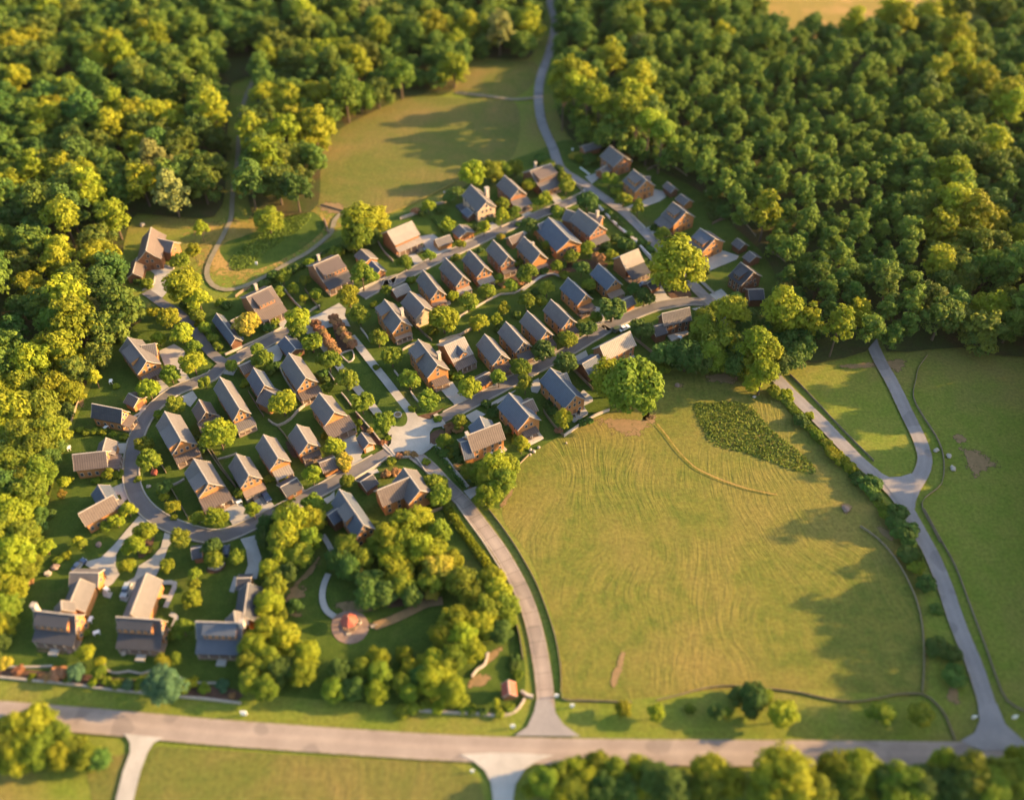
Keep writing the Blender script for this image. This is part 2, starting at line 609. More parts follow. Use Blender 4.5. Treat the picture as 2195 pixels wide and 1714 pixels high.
ragged('meadow_edge', M['gold_fade'], pl('Q7', 20, 1020, 280, 1010, 500, 950, 760, 920, 900, 990, 820, 1080, 700, 1180, 500, 1290, 330, 1370, 170, 1340, 60, 1330, 60, 1160))
patch('grass_bank', 'lawn', pl('Q7', 190, 1160, 330, 1100, 500, 1030, 640, 960, 740, 960, 800, 1040, 700, 1150, 560, 1230, 420, 1290, 260, 1270))
patch('grass_strip', 'field2', pl('F', 175, 1600, 250, 1610, 330, 1590, 500, 1600, 700, 1612, 960, 1625, 1020, 1660, 1040, 1720, 300, 1720, 200, 1720), smooth=False)
0 and patch('dry_bank', 'soil', pl('Q6', 70, 1500, 600, 1500, 680, 1560, 520, 1650, 150, 1640), True)
# bare patches with their own outline
for args in (('Q2', 1040, 810, 1180, 790, 1320, 830, 1280, 880, 1060, 865), ('Q2', 760, 890, 850, 880, 850, 915, 770, 915),
             ('Q2', 100, 1180, 330, 1180, 560, 1190, 600, 1100, 630, 1160, 560, 1260, 430, 1330, 240, 1280),
             ('Q4', 1010, 120, 990, 220, 930, 330, 840, 370, 930, 260), ('Q1', 370, 1465, 480, 1435, 505, 1480, 420, 1550),
             ('P5', 960, 400, 900, 560, 780, 660, 640, 800, 700, 700, 830, 560, 930, 440), ('P5', 700, 690, 800, 700, 800, 790, 680, 850, 640, 820),
             ('P5', 1080, 860, 1200, 810, 1330, 870, 1400, 910, 1250, 920, 1100, 900), ('P5', 1330, 1010, 1450, 1010, 1430, 1060, 1360, 1060),
             ('P5', 650, 920, 780, 930, 770, 965, 690, 950),
             ('Q4', 760, 1620, 860, 1520, 920, 1520, 870, 1600, 740, 1700), ('Q5', 640, 660, 780, 610, 760, 730, 620, 760, 600, 730),
             ('Q3', 1680, 960, 1800, 970, 2000, 1090, 1900, 1120, 1780, 1180), ('Q3', 1610, 860, 1700, 850, 1740, 910, 1650, 910),
             ('Q3', 740, 1400, 790, 1380, 830, 1430, 780, 1480), ('Q3', 380, 330, 470, 260, 520, 250, 440, 320), ('Q3', 700, 310, 1000, 280, 1010, 320, 800, 330),
             ('Q3', 1080, 270, 1260, 270, 1200, 360, 1110, 330), ('Q6', 1710, 1060, 1770, 1060, 1780, 1140, 1720, 1140), ('Q6', 1280, 110, 1370, 150, 1400, 220, 1330, 170),
             ('Q7', 750, 910, 900, 910, 920, 970, 800, 960),
             ('P1', 850, 1290, 960, 1280, 1000, 1310, 900, 1360), ('P2', 660, 230, 700, 200, 720, 260, 690, 300), ('Q5', 1820, 700, 1900, 470, 1950, 440, 1870, 740),
             ('P3', 360, 760, 640, 770, 560, 800, 300, 775), ('Q5', 1400, 1330, 1470, 1300, 1560, 560, 1500, 560)):
    if args[0] == 'Q5' and args[1] == 1400:
        continue
    ragged('bare_earth', M['soil_fade'], pl(*args))
for args in (('P5', 1040, 990, 1100, 930, 1190, 905, 1290, 930, 1345, 1000, 1350, 1070, 1300, 1150, 1200, 1190, 1100, 1165, 1040, 1095),):
    patch('gravel_circle', 'gravel', pl(*args))
for args in (('P4', 880, 1170, 1040, 1130, 1060, 1170, 960, 1220), ('P4', 1240, 730, 1330, 860, 1460, 970, 1540, 900, 1520, 1000, 1440, 1010, 1300, 900),
             ('P4', 1560, 1080, 1640, 1050, 1740, 1060, 1780, 1110, 1640, 1120), ('P4', 1770, 760, 1900, 730, 2000, 690, 1900, 760, 1850, 790),
             ('P2', 1180, 1420, 1320, 1380, 1260, 1530, 1180, 1570), ('P5', -20, 540, 120, 500, 130, 540, 60, 590, -20, 580),
             ('P6', 850, 980, 1010, 1120, 1010, 1180, 900, 1200, 880, 1120), ('P8', 1100, 1330, 1150, 1440, 1240, 1460, 1320, 1400, 1250, 1280, 1150, 1260),
             ('Q1', 80, 1000, 180, 950, 220, 1000, 140, 1080, 90, 1090), ('P8', 560, 1560, 700, 1620, 760, 1570, 720, 1500, 600, 1500),
             ('P4', 640, 980, 700, 1000, 760, 1100, 700, 1110), ('P3', 0, 930, 460, 950, 1000, 1000, 1500, 1050, 2000, 1100, 2020, 1190, 1500, 1150, 900, 1080, 400, 1040, 0, 1000),
             ('P7', 1180, 900, 1520, 820, 1900, 830, 1990, 880, 1560, 950, 1250, 1040), ('P5', 1280, 600, 1700, 700, 1900, 760, 1700, 860, 1400, 860)):
    patch('planting_bed', 'mulch', pl(*args))

# ------------------------------------------------------------------ roads
ROADS = []


def road(name, mat, wid, pts, kerb=False, z=None, step=3.0):
    ln = smooth_line(pts, step)
    o = ribbon(name, ln, wid, nz() if z is None else z, M[mat])
    ROADS.append((o, ln, wid, kerb))
    return ln


Z[0] = 0.40
road('main_road', 'road', 6.6, pl('F', -160, 1510, 0, 1521, 150, 1533, 300, 1546, 450, 1560, 700, 1578, 1000, 1596, 1300, 1603, 1700, 1606, 2195, 1610, 2400, 1612))
road('entrance_road', 'entrance', 4.5, pl('Q4', 80, -170, 160, -90, 250, -20, 330, 60, 440, 180, 570, 310, 670, 440, 770, 570, 870, 710, 960, 860, 1040, 1010, 1105, 1160, 1160, 1330,
                                          1200, 1500, 1235, 1700, 1255, 1850, 1265, 1970, 1275, 2120, 1280, 2290), False)
LOOP = road('ring_road', 'asphalt_road', 4.4, pl('P4', 1640, 1010, 1500, 1085, 1330, 1182, 1150, 1275, 960, 1385, 720, 1505, 560, 1585, 330, 1675)[:-1]
            + pl('P5', 230, 235) + pl('P2', 1850, 1392, 1700, 1375, 1550, 1330, 1400, 1268, 1270, 1180, 1180, 1075, 1130, 960, 1115, 830, 1128, 680,
                                               1165, 540, 1230, 400, 1330, 275, 1480, 160, 1650, 90, 1800, 30)
            + pl('P4', 90, 350, 260, 255, 420, 175, 560, 100, 680, 45) + pl('P6', 520, 1030, 640, 970, 740, 930), True)
NST = road('north_street', 'asphalt_road', 4.2, pl('P6', 1090, 740, 1230, 660, 1370, 580) + pl('P7', 100, 1050, 250, 975, 400, 893, 560, 815, 720, 745, 880, 672, 1000, 612, 1150, 548, 1300, 487, 1450, 425,
                                            1600, 365, 1720, 312, 1800, 275, 1870, 240), True)
SST = road('south_street', 'asphalt_road', 4.2, pl('Q1', 120, 905, 230, 845, 400, 755, 550, 675, 700, 595, 850, 512, 1000, 432, 1150, 355, 1300, 272, 1450, 180, 1600, 92)
           + pl('P8', 560, 1690, 700, 1625, 850, 1560, 1000, 1505, 1150, 1475, 1300, 1455, 1420, 1460, 1500, 1490), True)
NE = road('valley_road', 'lane_road', 4.6, pl('F', 1180, -60, 1173, 0, 1183, 50, 1172, 110, 1153, 165, 1148, 215, 1156, 265, 1178, 316)
          + pl('P8', 200, 320, 300, 395, 420, 470, 540, 555, 620, 610, 720, 680, 830, 780, 930, 880, 1020, 985, 1120, 1090, 1280, 1260, 1400, 1390, 1500, 1480, 1600, 1590)
          + pl('Q3', 60, 230, 150, 320, 240, 415, 340, 520, 450, 625, 560, 730, 680, 855, 790, 970, 900, 1080, 1010, 1170, 1110, 1260, 1230, 1400, 1330, 1570, 1400, 1700)
          + pl('Q6', 1620, 300, 1690, 470, 1750, 650, 1805, 790, 1855, 910, 1900, 1040, 1940, 1170, 1985, 1310, 2010, 1420))
road('branch_road', 'lane_road', 4.6, pl('Q3', 960, 60, 990, 150, 1060, 300, 1130, 420, 1200, 560, 1270, 710, 1340, 850, 1385, 970, 1400, 1060, 1370, 1160, 1310, 1260, 1270, 1350, 1260, 1420))
NW = road('lane', 'asphalt', 3.6, pl('P1', 1900, 1500, 1800, 1420, 1700, 1290, 1600, 1160, 1490, 1060, 1380, 1000, 1300, 940, 1240, 900), False)
road('track', 'track', 2.0, pl('F', 560, 130, 520, 220, 510, 290, 506, 350, 497, 410, 493, 465) + pl('Q7', 235, 1055, 180, 1160, 135, 1250, 118, 1320, 150, 1385, 230, 1415, 330, 1395, 450, 1340, 590, 1260,
                                                  700, 1200, 790, 1130, 840, 1080, 860, 1010, 900, 970))
road('track', 'gold', 1.0, pl('Q7', 850, 1060, 1000, 1010, 1200, 960, 1400, 870, 1560, 790))
road('track', 'gold', 0.45, pl('Q2', 630, 1230, 720, 1340, 810, 1460, 940, 1590, 1050, 1650, 1190, 1710, 1400, 1780, 1640, 1830))
road('track', 'track', 2.0, pl('Q7', 1560, 270, 1740, 290, 1900, 310, 2020, 300))
# mown verges beside the bottom road junctions, flares
Z[0] = 0.50
for args in (('Q5', 1000, 1165, 1110, 1090, 1170, 960, 1190, 860, 1310, 860, 1350, 970, 1420, 1070, 1560, 1170),):
    patch('road_flare', 'lane', pl(*args), False)
patch('road_flare', 'lane', pl('Q6', 1780, 1365, 1860, 1320, 1890, 1250, 1880, 1150, 1990, 1150, 2040, 1270, 2150, 1370, 2180, 1420, 1900, 1420), False)
patch('road_flare', 'lane', pl('Q3', 1000, 1130, 1120, 1190, 1210, 1185, 1290, 1160, 1330, 1200, 1310, 1290, 1290, 1450, 1200, 1400), False)
patch('drive_mouth', 'concrete', pl('Q5', 540, 1325, 660, 1385, 750, 1460, 800, 1560, 820, 1705, 810, 1800, 1000, 1800, 990, 1705, 1010, 1580, 1090, 1450, 1200, 1380, 1340, 1330, 1000, 1310, 800, 1310), False)
patch('drive_mouth', 'concrete', pl('P3', 1060, 1480, 1110, 1560, 1110, 1640, 1050, 1800, 1000, 2000, 950, 2250, 1090, 2250, 1150, 2000, 1200, 1800, 1260, 1640, 1310, 1560, 1400, 1515), False)
# concrete paved square and the walks along the green
Z[0] = 0.53
patch('paved_square', 'concrete', pl('P4', 1640, 830, 1680, 700, 1740, 730, 1770, 770, 1850, 795, 1960, 800, 1990, 850, 1900, 870, 1870, 910, 1870, 1010, 1880, 1045, 1780, 1100, 1700, 1060, 1570, 1075, 1500, 1050, 1540, 1000, 1555, 860), False)
patch('green_tip', 'lawn', pl('P4', 1420, 690, 1500, 560, 1560, 590, 1620, 670, 1668, 750, 1680, 800, 1660, 845, 1620, 858, 1570, 850, 1535, 815))
GREEN_E = road('walk', 'concrete', 2.9, pl('P4', 1200, 90, 1290, 200, 1400, 345, 1500, 470, 1600, 600, 1690, 715, 1740, 800))
GREEN_W = road('walk', 'concrete', 2.7, pl('P4', 820, -10, 900, 60, 960, 160, 1050, 280, 1150, 410, 1250, 530, 1350, 650, 1440, 760, 1500, 840, 1560, 920))
patch('paved_apron', 'concrete', pl('P6', 600, 1000, 620, 950, 900, 800, 960, 850, 950, 910, 1000, 1000, 900, 990, 800, 1010, 760, 1040, 690, 1090, 620, 1060), False)
road('footpath', 'concrete', 1.5, pl('P5', 960, 270, 1010, 350, 1050, 430) , step=2)
road('footpath', 'concrete', 1.7, pl('P5', 1010, 600, 975, 680, 957, 770, 965, 850, 1000, 920, 1065, 965), step=2)
road('dirt_path', 'soil', 2.6, pl('P5', 1400, 1045, 1500, 1010, 1620, 960, 1740, 900, 1850, 850, 1980, 830), step=2)
road('bridge_crossing', 'kerb', 1.5, pl('Q1', 130, 830, 190, 900, 215, 950), step=2)
road('bridge_crossing', 'kerb', 1.2, pl('P4', 1460, 1000, 1520, 1060, 1580, 1110), step=2)
road('bridge_crossing', 'kerb', 1.4, pl('Q1', 0, 1170, 60, 1130, 110, 1085), step=2)
road('footpath', 'concrete', 1.2, pl('P8', 540, 670, 640, 760, 730, 850, 830, 930, 930, 1050, 1010, 1140), step=2)
road('footpath', 'concrete', 1.1, pl('Q1', 130, 1090, 230, 1220, 330, 1350, 410, 1450), step=2)
road('footpath', 'concrete', 1.2, pl('P7', 1270, 1090, 1360, 1020, 1430, 970, 1520, 945, 1600, 975), step=2)
road('footpath', 'concrete', 1.2, pl('P8', 810, 730, 860, 780, 920, 840), step=2)
road('footpath', 'concrete', 1.2, pl('P8', 1400, 1290, 1460, 1350, 1520, 1395), step=2)
road('footpath', 'concrete', 1.0, pl('P2', 1100, 440, 1140, 380, 1190, 350, 1240, 310), step=2)
road('footpath', 'concrete', 1.4, pl('P3', 1390, 200, 1490, 205, 1460, 300, 1410, 410), step=2)
road('footpath', 'concrete', 1.0, pl('P3', 1340, 315, 1440, 320), step=2)
road('footpath', 'concrete', 1.2, pl('P3', 1440, 640, 1490, 540, 1500, 490, 1450, 465), step=2)
# driveways, each a pour of its own
Z[0] = 0.23
for args in (
        ('P1', 1350, 1400, 1480, 1340, 1580, 1400, 1550, 1490, 1560, 1560, 1620, 1640, 1560, 1690, 1480, 1620, 1400, 1520), ('P1', 1270, 1640, 1330, 1610, 1480, 1790, 1420, 1850),
        ('P1', 1260, 700, 1390, 660, 1480, 700, 1430, 760, 1420, 900, 1380, 950, 1220, 920, 1290, 870, 1330, 760),
        ('P2', 1290, 40, 1340, 30, 1460, 140, 1400, 190), ('P2', 1140, 290, 1180, 260, 1300, 285, 1230, 350), ('P2', 1510, 215, 1640, 150, 1680, 210, 1620, 290),
        ('P2', 960, 600, 1100, 595, 1080, 685, 960, 680), ('P2', 1080, 470, 1140, 440, 1140, 520, 1100, 500), ('P2', 1000, 800, 1065, 790, 1070, 830, 1010, 830), ('P2', 940, 980, 1080, 920, 1100, 1020, 970, 1040),
        ('P2', 1020, 1030, 1100, 1020, 1110, 1050, 1050, 1100),
        ('P2', 1900, 1120, 1960, 1040, 2060, 1130, 2160, 1260, 1990, 1330, 1960, 1240, 1900, 1180),
        ('P2', 1200, 1195, 1290, 1270, 1200, 1290, 1130, 1370, 1050, 1450, 990, 1540, 985, 1640, 1020, 1710, 960, 1790, 900, 1830, 860, 1720, 700, 1610, 860, 1570, 980, 1450, 1080, 1330),
        ('P2', 1400, 1355, 1500, 1390, 1430, 1480, 1390, 1600, 1330, 1720, 1240, 1800, 1130, 1780, 1180, 1640, 1290, 1570, 1370, 1480),
        ('P3', 870, 260, 960, 280, 940, 330, 880, 310), ('P3', 1090, 180, 1180, 130, 1150, 220, 1080, 360, 1020, 340),
        ('P5', 260, 300, 395, 265, 400, 340, 440, 460, 400, 640, 280, 640, 325, 520, 310, 400), ('P3', 1990, 140, 2030, 150, 1990, 280, 1950, 270),
        ('P4', 140, 1480, 200, 1440, 330, 1580, 370, 1670, 230, 1740, 150, 1620), ('P4', 350, 1450, 460, 1400, 560, 1540, 430, 1620, 400, 1540),
        ('P4', 470, 200, 580, 150, 620, 240, 600, 290, 540, 310), ('P4', 90, 400, 200, 330, 270, 290, 200, 420),
        ('P4', 980, 1270, 1090, 1210, 1130, 1250, 1020, 1310), ('P4', 1100, 980, 1230, 900, 1260, 990, 1310, 1050, 1280, 1110, 1310, 1140, 1200, 1200, 1180, 1100),
        ('P4', 690, 1430, 780, 1370, 830, 1410, 720, 1490), ('P4', 1250, 1300, 1300, 1250, 1420, 1210, 1440, 1240), ('P4', 960, 1470, 1020, 1440, 1060, 1400, 1060, 1460, 1000, 1510),
        ('P4', 1990, 490, 2060, 470, 2140, 590, 2180, 650, 2090, 690, 2020, 580), ('P6', 370, 940, 440, 900, 480, 990, 420, 1030), ('P6', 1230, 580, 1290, 555, 1330, 600, 1260, 630),
        ('P6', 1490, 390, 1550, 370, 1640, 470, 1550, 500, 1530, 440), ('P6', 1580, 230, 1700, 210, 1850, 320, 1900, 350, 1760, 410, 1640, 330), ('P6', 1940, 260, 2020, 240, 2060, 280, 1980, 310),
        ('P7', 980, 520, 1010, 500, 1090, 560, 1010, 610), ('P7', 1260, 440, 1320, 410, 1370, 440, 1290, 480), ('P7', 1490, 260, 1530, 240, 1610, 325, 1550, 350),
        ('P7', 300, 790, 350, 770, 450, 865, 380, 900), ('P7', 1150, 640, 1280, 580, 1310, 600, 1190, 665), ('P7', 1750, 260, 1800, 210, 1815, 260, 1770, 290),
        ('P7', 1760, 1290, 1830, 1270, 1860, 1300, 1800, 1310), ('P7', 1870, 1240, 1930, 1240, 1990, 1380, 1900, 1390), ('P7', 1640, 1490, 1700, 1450, 1780, 1500, 1690, 1550), ('P7', 1480, 1590, 1530, 1570, 1590, 1610, 1540, 1660),
        ('Q1', 1100, 290, 1150, 270, 1190, 300, 1130, 340), ('Q1', 900, 380, 960, 350, 1010, 400, 920, 450), ('Q1', 700, 470, 760, 445, 805, 500, 720, 550), ('Q1', 510, 600, 590, 560, 635, 610, 540, 665), ('Q1', 150, 590, 240, 530, 320, 620, 410, 710, 310, 760, 230, 680),
        ('Q1', 1310, 340, 1410, 285, 1430, 330, 1350, 390), ('Q1', 930, 560, 1010, 520, 1030, 600, 1000, 650, 950, 640), ('Q1', 590, 740, 700, 680, 820, 620, 800, 640, 660, 740, 620, 780), ('Q1', 390, 840, 480, 790, 560, 830, 440, 900),
        ('Q1', 1230, 820, 1380, 750, 1430, 830, 1310, 900), ('Q1', 1390, 620, 1470, 690, 1470, 720, 1390, 760, 1350, 660), ('Q1', 1000, 1020, 870, 1070, 910, 1110, 1050, 1040),
        ('Q1', 370, 1480, 480, 1440, 500, 1490, 430, 1550),
        ('P8', 410, 395, 530, 360, 550, 390, 470, 460), ('P8', 700, 680, 800, 640, 900, 600, 960, 570, 990, 500, 1080, 520, 1100, 570, 1040, 610, 900, 660, 780, 690, 740, 730), ('P8', 880, 850, 990, 810, 1030, 860, 940, 910),
        ('P8', 1390, 1110, 1570, 1020, 1720, 1070, 1700, 1100, 1460, 1200, 1390, 1250), ('P8', 1460, 1400, 1570, 1350, 1640, 1420, 1550, 1480), ('P8', 960, 1340, 1060, 1320, 1110, 1410, 1190, 1460, 1010, 1510),
        ('P8', 760, 1540, 840, 1500, 900, 1520, 790, 1570), ('P8', 810, 920, 850, 920, 860, 940, 820, 970), ('P8', 380, 540, 410, 490, 430, 530, 400, 560),
        ('Q2', 100, 230, 190, 250, 90, 300, 200, 400, 120, 440, 100, 330), ('Q2', 920, 250, 1030, 230, 1090, 250, 950, 265)):
    patch('driveway', 'concrete', pl(*args), False, nz(0.002))
# promenade lawn lies between the walks; kerbs along the village streets
Z[0] = 0.70


def covered(p, own):
    for o, ln, wd, k in ROADS:
        if o is own or not o.name.startswith(('ring', 'north_s', 'south_s', 'valley', 'lane', 'entrance')):
            continue
        for q in ln:
            if (q - p).length < wd / 2 + 1.6:
                return True
    return False


for o, ln, wd, k in list(ROADS):
    if not k:
        continue
    ns = line_normals(ln)
    for sgn in (1, -1):
        run = []
        for p, n in zip(ln + [None], ns + [None]):
            q = p + n * sgn * (wd / 2 + 0.2) if p is not None else None
            sq = q is not None and (q - at('P4', 1740, 940)).length < 13.5
            if q is None or covered(q, o) or sq:
                if len(run) > 3:
                    s_ = wall_mesh('kerb', run, 0.36, 0.56, M['kerb'])
                    tag(link('kerb', s_), None, None, None, 'structure')
                run = []
            else:
                run.append(q)

# ------------------------------------------------------------------ houses
LAND = []            # landmarks for the labels of the trees: (position, phrase)


def unit_window():
    vs, fs = [], []
    box(vs, fs, -0.5, 0.5, -0.09, 0.07, -0.5, -0.40)
    box(vs, fs, -0.5, 0.5, -0.09, 0.07, 0.40, 0.5)
    box(vs, fs, -0.5, -0.39, -0.09, 0.07, -0.40, 0.40)
    box(vs, fs, 0.39, 0.5, -0.09, 0.07, -0.40, 0.40)
    fr = mesh_of('window', vs, fs, M['trim'])
    pn = box_mesh('pane', -0.39, 0.39, -0.09, -0.01, -0.40, 0.40, M['glass'])
    return fr, pn


WIN, PANE = unit_window()


def unit_door():
    return box_mesh('door', -0.5, 0.5, -0.08, 0.06, 0, 1, M['wall_dark']), box_mesh('door', -0.5, 0.5, -0.08, 0.06, 0, 1, M['trim'])


DOOR, DOOR_PALE = unit_door()


def window(root, x, y, z, ang, ww=1.0, hh=1.45, mt=Matrix()):
    o = link('window', WIN, root)
    o.matrix_local = mt @ Matrix.Translation((x, y, z)) @ Matrix.Rotation(ang, 4, 'Z') @ Matrix.Diagonal((ww, 1, hh, 1))
    link('pane', PANE, o)


def door(root, x, y, ang, ww=1.1, hh=2.1, mt=Matrix(), pale=False, z=0.3):
    o = link('garage_door' if ww > 2 else 'door', DOOR_PALE if pale else DOOR, root)
    o.matrix_local = mt @ Matrix.Translation((x, y, z)) @ Matrix.Rotation(ang, 4, 'Z') @ Matrix.Diagonal((ww, 1, hh, 1))


def slab(name, prof, x0, x1, mat):
    """closed profile of (y, z) points extruded along x"""
    k = len(prof)
    vs = [(x0, y, z) for y, z in prof] + [(x1, y, z) for y, z in prof]
    fs = [(i, (i + 1) % k, k + (i + 1) % k, k + i) for i in range(k)]
    fs += [tuple(range(k)), tuple(range(2 * k - 1, k - 1, -1))]
    return mesh_of(name, vs, fs, mat)


def cap_mesh(name, prof, x0, x1, mat):
    """chevron profile: outer points then inner points, ends filled quad by quad"""
    k = len(prof)
    h = k // 2
    vs = [(x0, y, z) for y, z in prof] + [(x1, y, z) for y, z in prof]
    fs = [(i, (i + 1) % k, k + (i + 1) % k, k + i) for i in range(k)]
    for i in range(h - 1):
        a, b, c, d = i, i + 1, k - 2 - i, k - 1 - i
        fs += [(a, b, c, d), (k + d, k + c, k + b, k + a)]
    return mesh_of(name, vs, fs, mat)


def block(root, mt, ln, half, ze, zr, wall='wall', roof='roof', over=0.45, curve=0.0, wname='wall', rname='roof', hl=None):
    """gabled block along local x from -ln/2 to ln/2 (roof ends); hl: a longer run of roof on the -y side"""
    th = 0.2
    hl = hl or half
    sl = (zr - ze) / half
    zl = zr - sl * hl if hl > half else ze
    hw, hwl, lw = half - over, hl - over, ln / 2 - 0.4
    zlo = lambda y: zr - sl * abs(y) - th - 0.02
    b = 0.35 * curve
    om, ol = half * 0.5, hl * 0.5
    wm = cap_mesh(wname, [(-hwl, zlo(hwl)), (-ol, zlo(ol) - b), (0, zlo(0)), (om, zlo(om) - b), (hw, zlo(hw)), (hw, -0.1), (om, -0.1), (0, -0.1), (-ol, -0.1), (-hwl, -0.1)], -lw, lw, M[wall])
    wo_ = link(wname, wm, root)
    wo_.matrix_local = mt
    prof = [(-hl, zl), (-ol, zr - sl * ol - b), (0, zr), (om, zr - sl * om - b), (half, ze),
            (half, ze - th), (om, zr - sl * om - b - th), (0, zr - th), (-ol, zr - sl * ol - b - th), (-hl, zl - th)]
    rm = cap_mesh(rname, prof, -ln / 2, ln / 2, M[roof])
    ro = link(rname, rm, root)
    ro.matrix_local = mt
    rc = link('ridge_cap', box_mesh('ridge_cap', -ln / 2 - 0.03, ln / 2 + 0.03, -0.16, 0.16, zr - 0.06, zr + 0.07, M['trim']), ro)
    bb = []
    for sx in (-1, 1):
        vs, fs = [], []
        x0 = sx * ln / 2
        x1 = x0 + sx * 0.09
        bp = [(y, z + 0.03) for y, z in prof[:5]] + [(y, z - 0.1) for y, z in prof[5:]]
        bb.append(link('bargeboard', cap_mesh('bargeboard', bp, min(x0, x1), max(x0, x1), M['trim']), ro))
    return wo_, ro, lw, hw


def lean(root, mt, name, x0, x1, y0, z0, y1, z1, roof, th=0.16):
    """lean-to roof: high edge (y0, z0), low edge (y1, z1)"""
    me = slab(name, [(y0, z0), (y1, z1), (y1, z1 - th), (y0, z0 - th)], x0, x1, M[roof])
    o = link(name, me, root)
    o.matrix_local = mt
    return o


def posts(root, mt, pts, h, name='porch_post', wd=0.22):
    me = box_mesh(name, -wd / 2, wd / 2, -wd / 2, wd / 2, 0, 1, M['trim'])
    for x, y in pts:
        o = link(name, me, root)
        o.matrix_local = mt @ Matrix.Translation((x, y, 0.1)) @ Matrix.Diagonal((1, 1, h - 0.1, 1))


ROT_END = Matrix.Rotation(PI / 2, 4, 'Z')          # local frame of the B gable: its -y... faces +x of the block


def frame(pan, A, B, zr):
    a, b = at(pan, *A, zr), at(pan, *B, zr)
    u = (b - a).normalized()
    return a, b, u, Vector((-u.y, u.x, 0)), math.atan2(u.y, u.x)


def house(pan, A, B, label, cat='house', name='cottage', L=None, R=None, half=None, ze=4.9, zr=8.6, nick=None, group=None, wall='wall', roof='roof', ext=0.0,
          porch=None, fporch=None, chim=None, dorm=(), wings=(), nwin=3, attic=1, side=3, fside=0, rside=0, curve=0.7, dr=True, gd=None, pale=False, hl=None, bal=False, steps=None):
    a, b, u, n, ang = frame(pan, A, B, zr)
    ln = (b - a).length + ext
    mid = (a + b) / 2 + u * ext / 2
    mid.z = 0
    hs = []
    if L:
        hs.append(abs((at(pan, *L, ze) - b).dot(n)))
    if R:
        hs.append(abs((at(pan, *R, ze) - b).dot(n)))
    hf = half or (sum(hs) / len(hs) if hs else 4.3)
    hf = max(1.7, min(6.6, hf))
    root = empty(name, mid, ang)
    tag(root, label, cat, group)
    if nick:
        LAND.append((mid.copy(), nick))
    I = Matrix()
    wo_, ro, lw, hw = block(root, I, ln, hf, ze, zr, wall, roof, curve=curve, hl=hl)
    big = ze > 3.4
    E = Matrix.Translation((lw, 0, 0)) @ ROT_END       # x runs along the gable, -y points out of it
    # gable B
    if big:
        if attic:
            for k in range(attic):
                window(root, (k - (attic - 1) / 2) * 1.25, 0, ze + (zr - ze) * 0.36, 0, 0.95, 1.35, E)
        for k in range(nwin):
            window(root, (k - (nwin - 1) / 2) * min(1.9, 2 * (hw - 0.9) / max(1, nwin - 1) if nwin > 1 else 1), 0, ze - 0.75 if not porch else max(ze - 0.35, porch[1] + 0.95), 0, 1.0, 1.4, E)
        if not gd:
            for k in (-1, 1):
                window(root, k * hw * 0.58, 0, 1.75, 0, 1.1, 1.5, E)
    if gd:
        for k in range(gd):
            door(root, (k - (gd - 1) / 2) * 2.9, 0, 0, 2.5, 2.1, E, pale, 0.1)
    elif dr and big:
        door(root, 0.3, 0, 0, 1.1, 2.1, E)
    for k in range(side):
        x = -lw + (k + 0.5) * 2 * lw / side
        window(root, x, -(hl - 0.45 if hl else hw), 1.8, 0, 1.0, 1.5)
        if big and ze > 4.4 and not hl and not fporch:
            window(root, x, -hw, ze - 1.2, 0, 1.0, 1.3)
    for k in range(rside):
        window(root, -lw + (k + 0.5) * 2 * lw / rside, hw, ze - 1.5, PI, 1.0, 1.4)
    if porch:            # (depth, high z, low z, width share, roof)
        d, z0, z1, f, pm = (list(porch) + [1.0, roof])[:5] if len(porch) < 5 else porch
        x1 = hf * f
        lean(root, E, 'porch_roof', -x1, x1, -0.02, z0, -d, z1, pm)
        k = 4 if x1 > 3 else 3
        posts(root, E, [(-x1 + 0.3 + q * (2 * x1 - 0.6) / (k - 1), -d + 0.25) for q in range(k)], z1 - 0.12)
        o = link('porch_deck', box_mesh('porch_deck', -x1 + 0.1, x1 - 0.1, -d + 0.05, -0.02, 0, 0.72, M['timber']), root)
        o.matrix_local = E
    if bal:
        o = link('balcony_rail', box_mesh('balcony_rail', -hf * 0.9, hf * 0.9, -2.3, -2.2, 0.7, 1.6, M['trim']), root)
        o.matrix_local = E
    if fporch:           # (depth, high z, low z, roof, run beyond the eave) along the -y side
        d, z0, z1, pm = fporch[:4]
        y0 = -hf + 0.25
        lean(root, I, 'porch_roof', -ln / 2 + 0.02, ln / 2 - 0.02, y0, z0, y0 - d, z1, pm)
        k = 5
        posts(root, I, [(-ln / 2 + 0.4 + q * (ln - 0.8) / (k - 1), y0 - d + 0.3) for q in range(k)], z1 - 0.12)
        o = link('porch_deck', box_mesh('porch_deck', -ln / 2 + 0.2, ln / 2 - 0.2, y0 - d + 0.1, -hw - 0.03, 0, 0.72, M['timber']), root)
        door(root, 0.4, -hw, 0)
    if steps:
        o = link('steps', box_mesh('steps', -1.2 + steps, 1.2 + steps, -hf - (fporch[0] if fporch else 0) - 1.4, -hf - (fporch[0] if fporch else 0) + 0.3, 0, 0.62, M['concrete']), root)
    if fside:
        for k in range(fside):
            window(root, -lw + (k + 0.5) * 2 * lw / fside, -hw, ze - 1.3 if not fporch else ze - 0.9, 0, 1.05, 1.3)
    if chim:             # (share along the ridge, y offset, top z above ridge, size, material)
        s, y, top, sz, cm = chim
        cx = -ln / 2 + s * ln
        zb = 0 if abs(y) > hf - 0.3 else zr - (zr - ze) / hf * abs(y) - 0.8
        c = link('chimney', box_mesh('chimney', cx - sz / 2, cx + sz / 2, y - sz / 2, y + sz / 2, zb, zr + top, M[cm]), root)
        link('chimney_cap', box_mesh('chimney_cap', cx - sz / 2 - 0.12, cx + sz / 2 + 0.12, y - sz / 2 - 0.12, y + sz / 2 + 0.12, zr + top + 0.003, zr + top + 0.2, M['stone']), c)
    sl = (zr - ze) / hf
